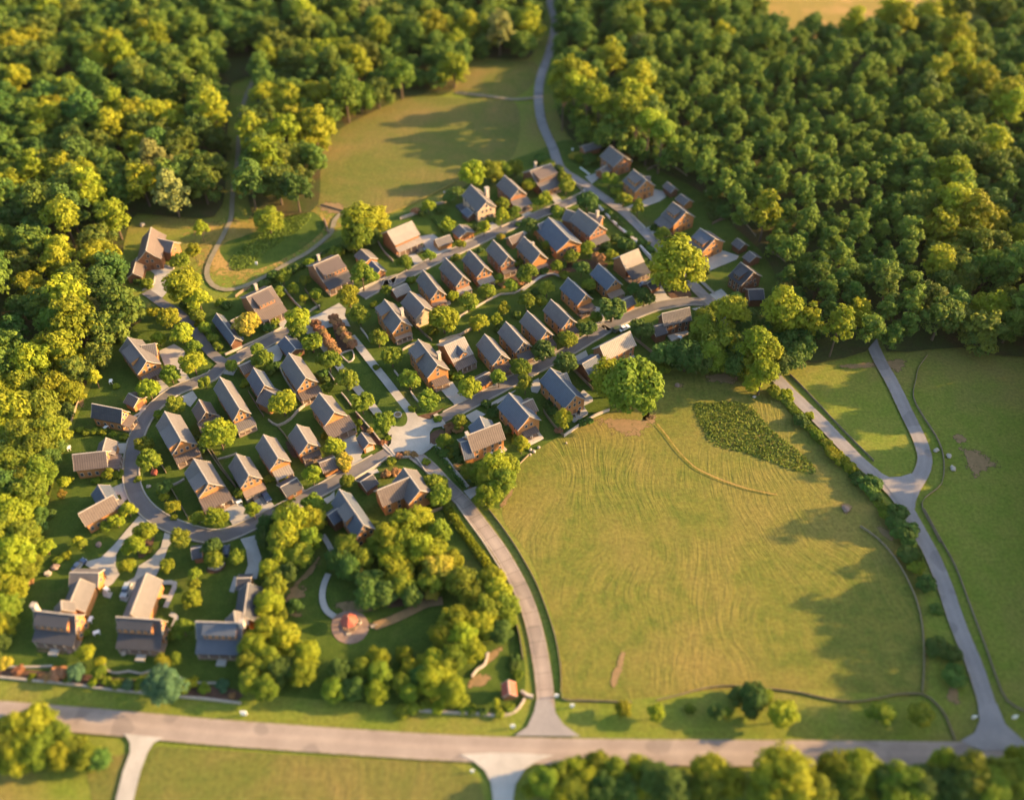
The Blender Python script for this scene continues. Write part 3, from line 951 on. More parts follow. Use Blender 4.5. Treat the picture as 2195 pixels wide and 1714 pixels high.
    for dm in dorm:      # (kind, side sign, from, to, reach) shares along the ridge
        kind, sg, f0, f1, reach = dm[:5]
        dmt = Matrix.Diagonal((1, 1, 1, 1)) if sg < 0 else Matrix.Rotation(PI, 4, 'Z')
        x0, x1 = -ln / 2 + f0 * ln, -ln / 2 + f1 * ln
        if sg > 0:
            x0, x1 = -x1, -x0
        yo = hf * reach
        zo = zr - sl * yo
        if kind == 'shed':
            ztop = zr - sl * hf * 0.12
            zf = ztop - (yo - hf * 0.12) * sl * 0.38
            dw = link('dormer', slab('dormer', [(-yo, zo - 0.25), (-yo, zf - 0.12), (-hf * 0.16, ztop - 0.2), (-hf * 0.16, zr - sl * hf * 0.16 - 0.3)], x0, x1, M[wall]), root)
            dw.matrix_local = dmt
            dr_ = lean(root, dmt, 'dormer_roof', x0 - 0.25, x1 + 0.25, -hf * 0.1, ztop + 0.06, -yo - 0.35, zf + 0.02, dm[5] if len(dm) > 5 else roof)
            kk = max(2, int((x1 - x0) / 1.5))
            if zf - zo > 0.7:
                for q in range(kk):
                    window(root, x0 + (q + 0.5) * (x1 - x0) / kk, -yo, (zf + zo) / 2, 0, 0.8, max(0.55, (zf - zo) * 0.62), dmt)
        else:
            wdt = (x1 - x0)
            hz = min(zr - 0.35, zo + wdt * 0.62 + 0.4)
            dmat = dmt @ Matrix.Translation(((x0 + x1) / 2, -(yo + 0.3) / 2, 0)) @ Matrix.Rotation(-PI / 2, 4, 'Z')
            th = 0.14
            dl = yo + 0.3
            w2 = slab('dormer', [(-wdt / 2 + 0.25, zo - 0.3), (wdt / 2 - 0.25, zo - 0.3), (wdt / 2 - 0.25, hz - wdt * 0.36), (0, hz - 0.2), (-wdt / 2 + 0.25, hz - wdt * 0.36)], -dl / 2 + 0.4, dl / 2 - 0.3, M[wall])
            q = link('dormer', w2, root)
            q.matrix_local = dmat
            e0 = hz - wdt * 0.42
            r2 = cap_mesh('dormer_roof', [(-wdt / 2, e0), (0, hz), (wdt / 2, e0), (wdt / 2, e0 - th), (0, hz - th), (-wdt / 2, e0 - th)], -dl / 2, dl / 2, M[dm[5] if len(dm) > 5 else roof])
            q2 = link('dormer_roof', r2, root)
            q2.matrix_local = dmat
            window(root, 0, 0, zo + 0.75, 0, 0.9, 1.1, dmat @ Matrix.Translation((dl / 2 - 0.3, 0, 0)) @ ROT_END)
    inv = root.matrix_basis.inverted() if False else (Matrix.Translation(mid) @ Matrix.Rotation(ang, 4, 'Z')).inverted()
    for wg in wings:     # (panel, A, B, half, ze, zr, options)
        wp, wa, wb, wh, wze, wzr = wg[:6]
        op = wg[6] if len(wg) > 6 else {}
        a2, b2, u2, n2, ang2 = frame(wp, wa, wb, wzr)
        m2 = (a2 + b2) / 2
        m2.z = 0
        wm = inv @ Matrix.Translation(m2) @ Matrix.Rotation(ang2, 4, 'Z')
        _, _, lw2, hw2 = block(root, wm, (b2 - a2).length, wh, wze, wzr, op.get('wall', wall), op.get('roof', roof), curve=0.3, wname='wing_wall', rname='wing_roof')
        E2 = wm @ Matrix.Translation((lw2, 0, 0)) @ ROT_END
        if op.get('gd'):
            for k in range(op['gd']):
                door(root, (k - (op['gd'] - 1) / 2) * 2.8, 0, 0, 2.4, 2.0, E2, op.get('pale', False), 0.1)
        for k in range(op.get('win', 0)):
            window(root, (k - (op['win'] - 1) / 2) * 1.7, 0, wze - 0.7, 0, 0.95, 1.3, E2)
        for k in range(op.get('side', 0)):
            window(root, -lw2 + (k + 0.5) * 2 * lw2 / op['side'], -hw2, 1.8, 0, 1.0, 1.4, wm)
        for k in range(op.get('rside', 0)):
            window(root, -lw2 + (k + 0.5) * 2 * lw2 / op['rside'], hw2, 1.8, PI, 1.0, 1.4, wm)
    return root


def garage(pan, A, B, label, L=None, half=3.0, ze=2.7, zr=4.5, **k):
    k.setdefault('name', 'garage')
    k.setdefault('cat', 'garage')
    k.setdefault('side', 0)
    k.setdefault('curve', 0)
    return house(pan, A, B, label, L=L, half=None if L else half, ze=ze, zr=zr, attic=0, nwin=0, **k)


G_COT = 'timber cottages of the village'
G_GAR = 'garages and outbuildings of the village'

# -- west of the ring road
house('P1', (1285, 345), (1240, 545), 'brown timber house with grey side wing at the forest edge by the farm track', name='house', R=(1372, 615), ze=5.2, zr=9.5, nick='brown house at the forest edge', group=G_COT,
      wall='wall_brick', gd=0, nwin=2, side=3, rside=2, roof='roof_brown', wings=(('P1', (1340, 440), (1475, 470), 3.6, 4.4, 7.2, {'roof': 'roof', 'win': 1}),))
garage('P1', (1165, 600), (1128, 735), 'small brown-roofed outbuilding in front of the brown forest-edge house', half=3.0, group=G_GAR, roof='roof_brown', wall='wall_brick', zr=4.9, gd=1, R=(1222, 790))
house('P1', (1085, 1278), (1245, 1480), 'cottage with brightly lit orange gable beside the lane mouth, shed dormer on its slope', L=(1178, 1585), R=(1385, 1495), nick='orange-gabled cottage by the lane mouth', group=G_COT, name='cottage',
      attic=1, nwin=3, dorm=(('shed', -1, 0.25, 0.72, 0.92),), wings=(('P1', (1200, 1350), (1320, 1330), 3.2, 4.6, 7.4, {}),), porch=(2.2, 3.2, 2.7, 0.85, 'roof_brown'), side=2)
house('P2', (780, 256), (1036, 306), 'long cottage with charcoal front roof slope outside the ring road', L=(1008, 424), ze=4.2, zr=8.0, nick='long charcoal-roofed cottage', group=G_COT, wall='wall', roof='roof_dark', side=4, nwin=2,
      porch=(2.6, 3.3, 2.6, 0.9, 'roof_brown'))
garage('P2', (1092, 168), (1178, 212), 'small garage with pale brown roof beside the charcoal-roofed cottage', L=(1128, 290), group=G_GAR, gd=1, roof='roof_brown')
house('P2', (613, 690), (897, 660), 'long cottage with ribbed brown roof and a row of windows, garage wing behind', L=(928, 798), ze=4.2, zr=7.8, nick='ribbed brown-roofed cottage', group=G_COT, roof='roof_brown', side=4,
      wings=(('P2', (872, 655), (902, 545), 3.0, 3.2, 5.6, {'roof': 'roof', 'gd': 1}),), porch=(3.2, 3.3, 2.6, 0.9, 'roof_brown'))
house('P2', (664, 1192), (960, 1031), 'cottage with ribbed tan roof set slantwise to the ring road, blue-roofed wing behind', L=(1026, 1136), ze=4.2, zr=7.8, nick='slanting tan-roofed cottage', group=G_COT, roof='roof_brown', side=5,
      wings=(('P2', (905, 1065), (835, 945), 3.0, 3.6, 6.0, {'roof': 'roof_blue'}),), porch=(2.4, 3.2, 2.6, 0.8, 'roof'))
# -- inside the ring road
house('P2', (1400, 322), (1540, 565), 'largest gabled cottage on the inner side of the ring bend, wide blue-grey slope', L=(1466, 690), R=(1672, 575), nick='big cottage inside the ring bend', group=G_COT, roof='roof', nwin=4, attic=0,
      hl=None, dorm=(('shed', -1, 0.42, 0.95, 0.98),), porch=(2.8, 3.2, 2.7, 0.95, 'roof_brown'), ze=5.0, zr=9.2)
house('P2', (1690, 222), (1748, 325), 'low cottage with broad tan lean-to below its small gable behind the ring-bend cottage', L=(1690, 412), R=(1846, 328), ze=4.0, zr=7.2, nick='low tan-roofed cottage', group=G_COT, roof='roof_brown', attic=0, nwin=2,
      porch=(5.2, 3.8, 2.7, 1.15, 'roof_brown'), side=2, dr=False)
house('P4', (85, 425), (252, 695), 'tall cottage with white-railed porch beside the north bend of the ring road', L=(203, 765), R=(358, 692), nick='white-railed porch cottage', group=G_COT, porch=(3.4, 3.6, 2.9, 1.0, 'roof'), bal=True, ze=5.2, zr=9.2)
house('P4', (370, 346), (464, 494), 'cottage whose blue roof steps down over a second grey gable, behind two round trees', L=(402, 545), R=(560, 490), nick='stepped blue-roofed cottage', group=G_COT, nwin=0, attic=1, ze=4.8, zr=8.4,
      wings=(('P4', (452, 520), (560, 575), 4.2, 3.6, 6.6, {'roof': 'roof'}),), roof='roof_blue')
garage('P4', (250, 335), (350, 290), 'grey-brown roofed garage behind the stepped blue-roofed cottage', half=2.9, group=G_GAR, roof='roof_brown')
house('P4', (670, 222), (815, 430), 'tall cottage with dark fenced side yard facing the green', L=(748, 532), R=(920, 440), nick='tall cottage facing the green', group=G_COT, porch=(3.6, 3.5, 2.8, 0.95, 'roof_brown'), ze=5.2, zr=9.2, nwin=3, attic=1)
garage('P4', (640, 82), (728, 188), 'dark blue-roofed garage at the north end of the green', L=(650, 245), group=G_GAR, roof='roof_blue', wall='wall_dark', gd=1)
house('P4', (930, 560), (1058, 722), 'broad cottage with tan ribbed lean-to across its front beside the green', L=(982, 800), R=(1168, 705), nick='broad cottage with ribbed lean-to', group=G_COT, roof='roof', porch=(5.0, 4.6, 3.2, 1.15, 'roof_brown'), nwin=0, attic=0, ze=5.0, zr=9.0)
house('P4', (738, 828), (835, 985), 'small gabled cottage between two fences west of the broad cottage', L=(775, 1090), R=(946, 985), nick='small fenced cottage', group=G_COT, ze=4.6, zr=8.2, porch=(1.8, 3.0, 2.6, 0.8, 'roof_brown'))
house('P4', (455, 915), (580, 1112), 'cottage with striped curved porch roof above the south bend', L=(525, 1222), R=(690, 1112), nick='striped-porch cottage', group=G_COT, porch=(3.4, 3.8, 2.9, 0.8, 'roof_pale'), attic=3, nwin=0, ze=5.0, zr=8.8)
house('P4', (225, 1078), (332, 1258), 'cottage with large arched gable window and balcony above a car park', L=(264, 1352), R=(446, 1257), nick='arched-window cottage', group=G_COT, attic=3, nwin=3, porch=(2.6, 2.9, 2.5, 0.95, 'timber'), bal=True, ze=5.0, zr=8.9)
house('P2', (1650, 725), (1775, 932), 'cottage with brown lean-to front above a concrete forecourt inside the ring', L=(1690, 1068), R=(1902, 935), nick='forecourt cottage', group=G_COT, porch=(4.6, 4.0, 3.0, 1.05, 'roof_brown'), attic=3, nwin=0,
      dorm=(('shed', -1, 0.5, 0.9, 0.98),), ze=5.0, zr=9.0)
garage('P4', (600, 1362), (738, 1284), 'open dark garage with purple-grey roof on the south bend', half=3.2, group=G_GAR, roof='roof_dark', wall='wall_dark', fside=0, side=1)
garage('P4', (930, 1157), (1060, 1106), 'garage with ribbed tan roof and two pale doors facing the street', half=3.0, group=G_GAR, roof='roof_brown', pale=True)
garage('P4', (1290, 897), (1352, 985), 'small gabled garage beside the paved square', L=(1310, 1050), group=G_GAR, gd=1, pale=True)
# -- south of the ring
house('P4', (1100, 1378), (1306, 1680), 'long blue-roofed house with grey cross dormer above the park trees', L=(1222, 1790), name='house', nick='long blue-roofed house by the park', group=G_COT, roof='roof_blue', ze=5.2, zr=9.6, nwin=3, attic=2,
      dorm=(('shed', -1, 0.34, 0.66, 0.98, 'roof'),), wings=(('P4', (1000, 1600), (1090, 1540), 2.6, 4.0, 6.2, {'wall': 'wall_dark'}),))
house('P4', (1420, 1390), (1692, 1278), 'house with striped brown roof and dark cross gable at the corner of the entrance road', L=(1735, 1420), name='house', nick='striped-roof corner house', group=G_COT, roof='roof_brown', ze=5.0, zr=8.8, side=3,
      wings=(('P4', (1648, 1198), (1786, 1388), 4.2, 5.0, 8.8, {'roof': 'roof', 'win': 3}),), chim=None)
garage('P4', (1278, 1318), (1382, 1252), 'dark low garage roof beside the corner house', half=3.0, group=G_GAR, roof='roof_dark', wall='wall_dark')
# -- three farmhouses along the bottom road
house('P3', (286, 427), (640, 466), 'farmhouse with white stone chimney, west end of the row above the bottom road', name='farmhouse', cat='house', L=(640, 622), ze=5.0, zr=9.2, nick='farmhouse with white chimney', group='farmhouses in a row by the bottom road', roof='roof_dark', wall='wall',
      dorm=(('shed', -1, 0.08, 0.84, 0.98, 'roof_dark'),), fporch=(3.0, 4.7, 3.2, 'roof_dark'), chim=(-0.02, 1.0, 1.0, 1.2, 'pale_stone'), steps=-0.3, side=4, nwin=2, dr=False,
      wings=(('P3', (585, 385), (682, 155), 3.4, 3.6, 6.6, {'roof': 'roof', 'rside': 0}), ('P3', (592, 105), (838, 108), 3.0, 3.4, 5.8, {'roof': 'roof', 'win': 1}), ('P3', (520, 340), (525, 420), 2.6, 6.2, 8.6, {'roof': 'roof'})))
house('P3', (985, 481), (1366, 506), 'farmhouse with grey vehicle beside its long rear wing, middle of the row of three', name='farmhouse', cat='house', L=(1362, 640), ze=5.0, zr=9.2, nick='middle farmhouse', group='farmhouses in a row by the bottom road', roof='roof_dark',
      dorm=(('shed', -1, 0.05, 0.8, 0.98, 'roof_dark'),), fporch=(3.6, 4.7, 3.0, 'roof_dark'), steps=0.3, side=4, nwin=2, dr=False,
      wings=(('P3', (1110, 460), (1245, 108), 3.6, 3.8, 7.2, {'roof': 'roof'}),))
house('P3', (1660, 520), (2052, 532), 'blue-roofed farmhouse half hidden by park trees, east end of the farmhouse row', name='farmhouse', cat='house', L=(2045, 680), ze=5.0, zr=9.2, nick='blue-roofed farmhouse', group='farmhouses in a row by the bottom road', roof='roof_blue',
      dorm=(('shed', -1, 0.18, 0.88, 0.98, 'roof_blue'),), fporch=(3.4, 4.7, 3.0, 'roof_blue'), chim=(1.02, -0.3, 1.2, 1.2, 'pale_stone'), steps=0.5, side=4, nwin=2, dr=False,
      wings=(('P3', (2070, 480), (2112, 190), 3.3, 3.6, 6.8, {'roof': 'roof_dark'}), ('P3', (2010, 155), (2130, 150), 2.6, 3.0, 4.8, {'roof': 'roof_dark'}), ('P3', (1990, 430), (2000, 520), 3.0, 5.6, 8.4, {'roof': 'roof'})))
garage('P2', (1622, 1490), (1708, 1475), 'small dark-roofed garden shed beneath the south bend', half=2.4, name='garden_shed', cat='shed', group=G_GAR, roof='roof_dark', wall='wall_brick')
# -- centre, upper row
house('P6', (1285, 757), (1430, 940), 'tall cottage with stone chimney and arched windows at the head of the green', L=(1352, 1035), R=(1522, 962), nick='stone-chimney cottage at the green', group=G_COT, chim=(0.62, 2.6, 0.4, 1.1, 'pale_stone'), nwin=3, attic=1, ze=5.3, zr=9.4,
      dorm=(('shed', -1, 0.05, 0.42, 0.98),), porch=(1.6, 2.9, 2.5, 0.8, 'timber'))
house('P6', (1500, 690), (1628, 826), 'cottage with cream-lit plain gable beside the stone-chimney cottage', L=(1575, 915), R=(1746, 842), nick='cream-gabled cottage', group=G_COT, wall='wall_pale', nwin=0, attic=0, dr=False, ze=4.8, zr=8.4)
garage('P6', (1352, 678), (1475, 624), 'pale grey roofed garage on the north street by the stone-chimney cottage', half=2.9, group=G_GAR, roof='roof_pale', wall='wall_dark')
house('P6', (1615, 510), (1740, 672), 'first narrow cottage in the row below the north street, tables on its patio', L=(1702, 752), R=(1826, 690), nick='patio cottage in the north row', group=G_COT, ze=4.9, zr=8.6, porch=(1.7, 2.8, 2.5, 0.9, 'timber'))
house('P7', (615, 803), (762, 958), 'narrow cottage with closed porch box in the row below the north street', L=(702, 1030), R=(830, 985), nick='closed-porch cottage in the north row', group=G_COT, wall='wall_brick', ze=5.2, zr=8.9, porch=(2.2, 3.2, 2.6, 0.9, 'roof_pale'))
house('P7', (818, 733), (946, 878), 'narrow cottage with slanting pale porch roof, third of the row below the north street', L=(887, 952), R=(1020, 902), nick='pale-porch cottage in the north row', group=G_COT, ze=5.0, zr=8.7, porch=(2.8, 3.4, 2.6, 0.95, 'roof_pale'))
house('P7', (1020, 650), (1148, 790), 'narrow brick-brown cottage with small porch above the winding garden path', L=(1090, 868), R=(1222, 826), nick='brick-brown cottage in the north row', group=G_COT, wall='wall_brick', ze=5.2, zr=8.9, porch=(2.2, 3.0, 2.5, 0.85, 'roof_brown'))
house('P7', (1280, 620), (1420, 762), 'narrow cottage with ridge chimney and cluttered terrace in the north row', L=(1367, 838), R=(1496, 782), nick='terrace cottage in the north row', group=G_COT, ze=5.0, zr=8.8, chim=(0.5, 0.4, 0.6, 0.8, 'stone'), nwin=0, attic=0, porch=(1.6, 2.8, 2.5, 0.9, 'timber'))
garage('P7', (1150, 632), (1272, 582), 'tan lean roof of a garage on the north street behind the terrace cottage', half=2.6, group=G_GAR, roof='roof_brown', wall='wall_brick')
house('P7', (1490, 458), (1672, 645), 'wide house with very broad dark blue ribbed roof near the top of the north row', L=(1590, 762), R=(1785, 665), name='house', nick='broad dark-blue-roofed house', group=G_COT, roof='roof_blue', ze=4.2, zr=8.2, nwin=3, attic=0,
      wings=(('P7', (1400, 520), (1500, 470), 3.4, 3.6, 6.6, {'roof': 'roof_blue'}),))
house('P7', (1745, 385), (1922, 522), 'large porch house with pale rear chimney where north street meets the valley road', L=(1842, 612), R=(1990, 545), name='house', nick='corner house at the valley road', group=G_COT, ze=5.4, zr=9.4, wall='wall_brick',
      porch=(3.4, 3.4, 2.7, 0.85, 'roof'), wings=(('P7', (1640, 390), (1760, 430), 3.6, 4.4, 7.4, {}), ('P7', (1830, 420), (1950, 450), 2.6, 4.2, 6.4, {'roof': 'roof_pale'})), chim=(0.35, 6.0, -0.8, 1.0, 'pale_stone'))
# -- centre, lower row
house('P4', (1770, 107), (1936, 322), 'large cottage with pale chimney stack and dark side dormer at the foot of the green', L=(1860, 442), R=(2036, 346), nick='chimney cottage at the foot of the green', group=G_COT, ze=5.3, zr=9.5, chim=(0.66, 2.9, 0.2, 1.1, 'pale_stone'),
      dorm=(('shed', -1, 0.08, 0.45, 0.98),), porch=(3.2, 3.2, 2.6, 0.65, 'roof_brown'), nwin=1, attic=1)
house('Q1', (206, 240), (378, 166), 'cottage with pale roof and diamond-shaped dormer, second in the lower row', L=(456, 310), nick='diamond-dormer cottage', group=G_COT, roof='roof_pale', ze=4.8, zr=8.4, dorm=(('gable', -1, 0.34, 0.74, 0.92, 'roof_blue'),), fporch=(2.8, 4.3, 3.0, 'roof_brown'), side=2, nwin=1)
garage('Q1', (455, 533), (592, 464), 'garage with brown roof and white-framed front on the south street', half=2.7, group=G_GAR, roof='roof_brown', pale=True)
house('Q1', (550, 140), (692, 312), 'narrow cottage with lean-to porch and drive, third in the lower row', L=(630, 396), R=(770, 322), nick='third cottage of the lower row', group=G_COT, porch=(3.2, 3.5, 2.7, 0.85, 'roof_brown'), attic=2)
house('Q1', (730, 35), (882, 206), 'narrow cottage with square porch roof, fourth in the lower row', L=(815, 292), R=(952, 226), nick='fourth cottage of the lower row', group=G_COT, porch=(3.4, 3.4, 2.7, 0.8, 'roof'), attic=2)
house('P7', (1310, 1252), (1476, 1420), 'narrow cottage with skylight on its lit slope, fifth in the lower row', L=(1412, 1502), R=(1546, 1446), nick='fifth cottage of the lower row', group=G_COT, porch=(3.0, 3.4, 2.7, 0.85, 'roof_brown'))
house('P7', (1510, 1155), (1672, 1312), 'narrow cottage above the double drive, sixth in the lower row', L=(1610, 1396), R=(1738, 1332), nick='sixth cottage of the lower row', group=G_COT, porch=(2.8, 3.2, 2.6, 0.85, 'roof_brown'))
house('P7', (1655, 970), (1808, 1112), 'blue-roofed cottage with deep glazed gable and corner porch, upper end of the lower row', L=(1748, 1198), R=(1882, 1142), nick='glazed-gable cottage', group=G_COT, roof='roof_blue', porch=(3.0, 3.2, 2.7, 0.9, 'roof_brown'), attic=2, nwin=0)
house('P7', (1915, 850), (2060, 987), 'blue-roofed cottage with open terrace beside the low dark-porched house', L=(1990, 1062), R=(2122, 1006), nick='terrace cottage by the dark-porched house', group=G_COT, roof='roof_blue', porch=(3.0, 3.0, 2.6, 0.9, 'timber'), attic=2, nwin=0)
house('P8', (710, 1068), (866, 1003), 'house with pale striped upper roof and dark broad porch by the big yellow tree', L=(915, 1115), name='house', nick='dark-porched house', group=G_COT, roof='roof_pale', wall='wall_brick', ze=5.2, zr=8.8, fporch=(4.6, 4.9, 2.9, 'roof_dark'), side=2,
      wings=(('P8', (940, 1300), (1030, 1250), 2.6, 2.6, 4.4, {'roof': 'roof_dark', 'wall': 'wall_dark'}),))
garage('P8', (720, 1448), (812, 1405), 'small grey garage with lit front beneath the dark-porched house', half=2.7, group=G_GAR, roof='roof', pale=True)
# -- north of the north street
house('P6', (110, 742), (322, 645), 'house with brown shed dormer and long posted porch, west end of the north side', L=(440, 800), name='house', nick='shed-dormer porch house', group=G_COT, roof='roof_brown', wall='wall_brick', ze=5.0, zr=9.0, half=None, R=None,
      dorm=(('shed', -1, 0.2, 0.8, 0.8, 'roof_brown'),), fporch=(3.4, 5.0, 3.4, 'roof_brown'), chim=(0.6, 4.2, 0.2, 1.0, 'stone'), side=2, nwin=2)
garage('P1', (1840, 1075), (2000, 1285), 'long garage with blue roof and skylight behind the shed-dormer porch house', L=(1957, 1345), group=G_GAR, roof='roof_blue', wall='wall_dark', ze=3.0, zr=5.4, gd=1, nick='long skylit garage',
       wings=(('P1', (1960, 1140), (2100, 1070), 2.0, 2.4, 3.8, {'roof': 'roof', 'wall': 'wall_dark'}),))
house('P6', (680, 470), (892, 380), 'house with tan clerestory roof over dark porch roof, left of two small linked sheds', L=(975, 545), name='house', nick='clerestory house', group=G_COT, roof='roof_brown', wall='wall_brick', ze=5.0, zr=9.0,
      dorm=(('shed', -1, 0.1, 0.95, 0.9, 'roof_brown'),), fporch=(3.6, 5.0, 3.4, 'roof_dark'), side=2, nwin=2, chim=(0.45, 5.0, -0.5, 0.9, 'pale_stone'))
garage('P6', (1085, 332), (1165, 408), 'upper of two linked small sheds right of the clerestory house', L=(1108, 470), group=G_GAR, roof='roof', name='garden_shed', cat='shed')
garage('P6', (1175, 430), (1252, 505), 'lower of two linked small sheds with lit gable on the north street', L=(1215, 565), group=G_GAR, roof='roof_blue', gd=1, name='garden_shed', cat='shed')
house('P7', (118, 580), (330, 490), 'barn-like house with plain sunlit tan roof and porch beside a wide concrete yard', L=(396, 606), name='house', nick='tan-roofed barn house', group=G_COT, roof='roof_pale', wall='wall_brick', ze=5.4, zr=9.0, fporch=(2.6, 4.2, 3.2, 'roof_pale'), side=3, nwin=2, fside=0)
garage('P7', (525, 650), (650, 607), 'low garage with grey roof in front of the concrete yard', half=2.7, group=G_GAR, roof='roof')
garage('P7', (732, 520), (796, 578), 'gabled garage with lit front beside the grey-roofed low garage', L=(737, 645), group=G_GAR, roof='roof', gd=1)
house('P7', (830, 180), (966, 320), 'tall cottage with thick lit stone chimney and blue deck beside the hay field', L=(890, 410), R=(1046, 350), nick='thick-chimney cottage by the field', group=G_COT, wall='wall_pale', ze=5.4, zr=9.4, chim=(0.42, 4.3, 0.3, 1.5, 'pale_stone'),
      wings=(('P7', (790, 370), (850, 420), 2.8, 2.6, 4.0, {'roof': 'roof_blue', 'wall': 'wall_dark'}),), nwin=3, attic=1)
house('P7', (1115, 100), (1238, 215), 'tall brown cottage with big square porch roof on the north street', L=(1187, 310), R=(1312, 250), nick='square-porch brown cottage', group=G_COT, wall='wall_brick', ze=5.2, zr=9.0, porch=(5.0, 4.0, 3.0, 1.0, 'roof'), attic=2, nwin=0)
house('P7', (1335, 65), (1512, 2), 'house with grey clerestory and wide lower roof at the top corner by the valley road', L=(1565, 130), name='house', nick='top corner clerestory house', group=G_COT, roof='roof_brown', wall='wall_dark', ze=5.0, zr=8.8, dorm=(('shed', -1, 0.1, 0.95, 0.85, 'roof_brown'),), fporch=(3.4, 5.0, 3.2, 'roof'), side=2,
      chim=(0.5, 4.0, 0.3, 0.9, 'stone'))
# -- east of the valley road
house('P8', (625, 127), (742, 218), 'first house east of the valley road at the forest edge, small side porch', L=(640, 330), R=(795, 268), name='house', nick='top house east of the valley road', group=G_COT, wall='wall_brick', ze=5.2, zr=9.0,
      wings=(('P8', (540, 330), (600, 290), 2.6, 2.8, 4.6, {}),))
garage('P8', (388, 130), (530, 90), 'lone grey-roofed shed beside the valley road bend at the forest', half=2.7, group=G_GAR, name='garden_shed', cat='shed', wall='wall_brick')
house('P8', (825, 327), (935, 420), 'house with dormer and brightly lit orange end wall east of the valley road', L=(842, 540), R=(1000, 470), name='house', nick='orange-walled house east of the valley road', group=G_COT, ze=5.4, zr=9.6, dorm=(('shed', -1, 0.2, 0.8, 0.75),), wings=(('P8', (870, 385), (970, 390), 2.6, 5.0, 7.6, {}),),
      porch=None)
garage('P8', (1110, 432), (1180, 488), 'upper of the two grey sheds at the end of a curved drive', L=(1148, 540), group=G_GAR, name='garden_shed', cat='shed', wall='wall_dark')
garage('P8', (1225, 535), (1300, 590), 'lower of the two grey sheds touching the porch house roof', L=(1262, 648), group=G_GAR, name='garden_shed', cat='shed')
house('P8', (1160, 605), (1272, 690), 'house with wide blue-grey porch roof sloping to the valley road', L=(1165, 815), R=(1320, 722), name='house', nick='sloping-porch house east of the valley road', group=G_COT, ze=5.2, zr=9.4, dorm=(('shed', -1, 0.2, 0.75, 0.7),), fporch=(3.6, 4.9, 3.0, 'roof'), nwin=3, side=2)
house('P8', (1390, 827), (1520, 915), 'house with dark panel dormer and wide concrete drive behind the big yellow tree', L=(1402, 1040), R=(1592, 945), name='house', nick='panel-dormer house behind the yellow tree', group=G_COT, ze=5.2, zr=9.2, dorm=(('shed', -1, 0.15, 0.85, 0.8, 'roof_blue'),))
garage('P8', (1705, 912), (1772, 962), 'upper of the two grey garages at the end of the wide concrete drive', L=(1745, 1030), group=G_GAR, name='garage', wall='wall_dark')
garage('P8', (1810, 1022), (1868, 1068), 'lower grey garage behind the eyebrow-dormer house', L=(1830, 1140), group=G_GAR, wall='wall_dark')
house('P8', (1735, 1117), (1848, 1200), 'dark house with curved eyebrow dormer and black-roofed annex by the forest', L=(1742, 1365), R=(1910, 1270), name='house', nick='eyebrow-dormer house', group=G_COT, roof='roof_dark', wall='wall_dark', ze=4.8, zr=9.0, dorm=(('shed', -1, 0.3, 0.7, 0.85, 'roof_dark'),),
      wings=(('P8', (1800, 1350), (1930, 1345), 3.6, 3.4, 5.6, {'roof': 'roof_dark', 'wall': 'wall_dark'}),))
# -- south street, field side
house('Q1', (400, 1003), (681, 894), 'house with tan ribbed front roof, blue rear wing and glazed patio beside the paved square', L=(745, 1030), name='house', nick='tan-fronted house by the square', group=G_COT, roof='roof_brown', ze=5.0, zr=9.2, side=4, nwin=2,
      wings=(('Q1', (560, 950), (510, 840), 4.0, 4.8, 8.2, {'roof': 'roof_blue'}), ('Q1', (345, 1060), (430, 1040), 4.6, 3.6, 7.0, {'roof': 'roof_blue'})), chim=(0.02, 0.5, 0.5, 0.9, 'pale_stone'))
house('Q1', (757, 640), (932, 838), 'house with dark blue roof and white patio terrace at the field wall', L=(847, 965), R=(1035, 856), name='house', nick='white-terrace house at the field', group=G_COT, roof='roof_blue', ze=5.2, zr=9.4, nwin=2, attic=0, porch=(2.4, 3.2, 2.7, 0.6, 'roof_brown'),
      wings=(('Q1', (850, 740), (960, 690), 3.4, 4.8, 7.4, {'roof': 'roof_brown'}),), side=3)
house('Q1', (1110, 427), (1326, 660), 'house with long plain blue roof and two concrete patios above the field wall', L=(1232, 768), R=(1396, 662), name='house', nick='two-patio house above the field', group=G_COT, roof='roof_blue', ze=5.4, zr=9.4, nwin=3, attic=1, side=4,
      wings=(('Q1', (1180, 500), (1250, 470), 3.0, 5.0, 7.6, {'roof': 'roof_pale'}),))
house('Q1', (1530, 246), (1788, 116), 'house with pale grey ribbed roof and blue lean-to wing beside the big round tree', L=(1836, 240), name='house', nick='pale-ribbed-roof house', group=G_COT, roof='roof_pale', wall='wall_brick', ze=5.2, zr=9.0, side=4, nwin=2,
      wings=(('Q1', (1520, 315), (1380, 395), 3.8, 3.6, 6.2, {'roof': 'roof_blue', 'wall': 'wall_dark'}),), fporch=None)
house('Q2', (670, 285), (906, 231), 'house with dark grey roof and white patio at the shady end of the south street', L=(942, 338), name='house', nick='dark house at the end of the south street', group=G_COT, roof='roof', wall='wall_dark', ze=5.2, zr=9.0, side=4, nwin=2,
      wings=(('Q2', (690, 370), (590, 400), 3.0, 3.4, 5.6, {'roof': 'roof_dark', 'wall': 'wall_dark'}),))

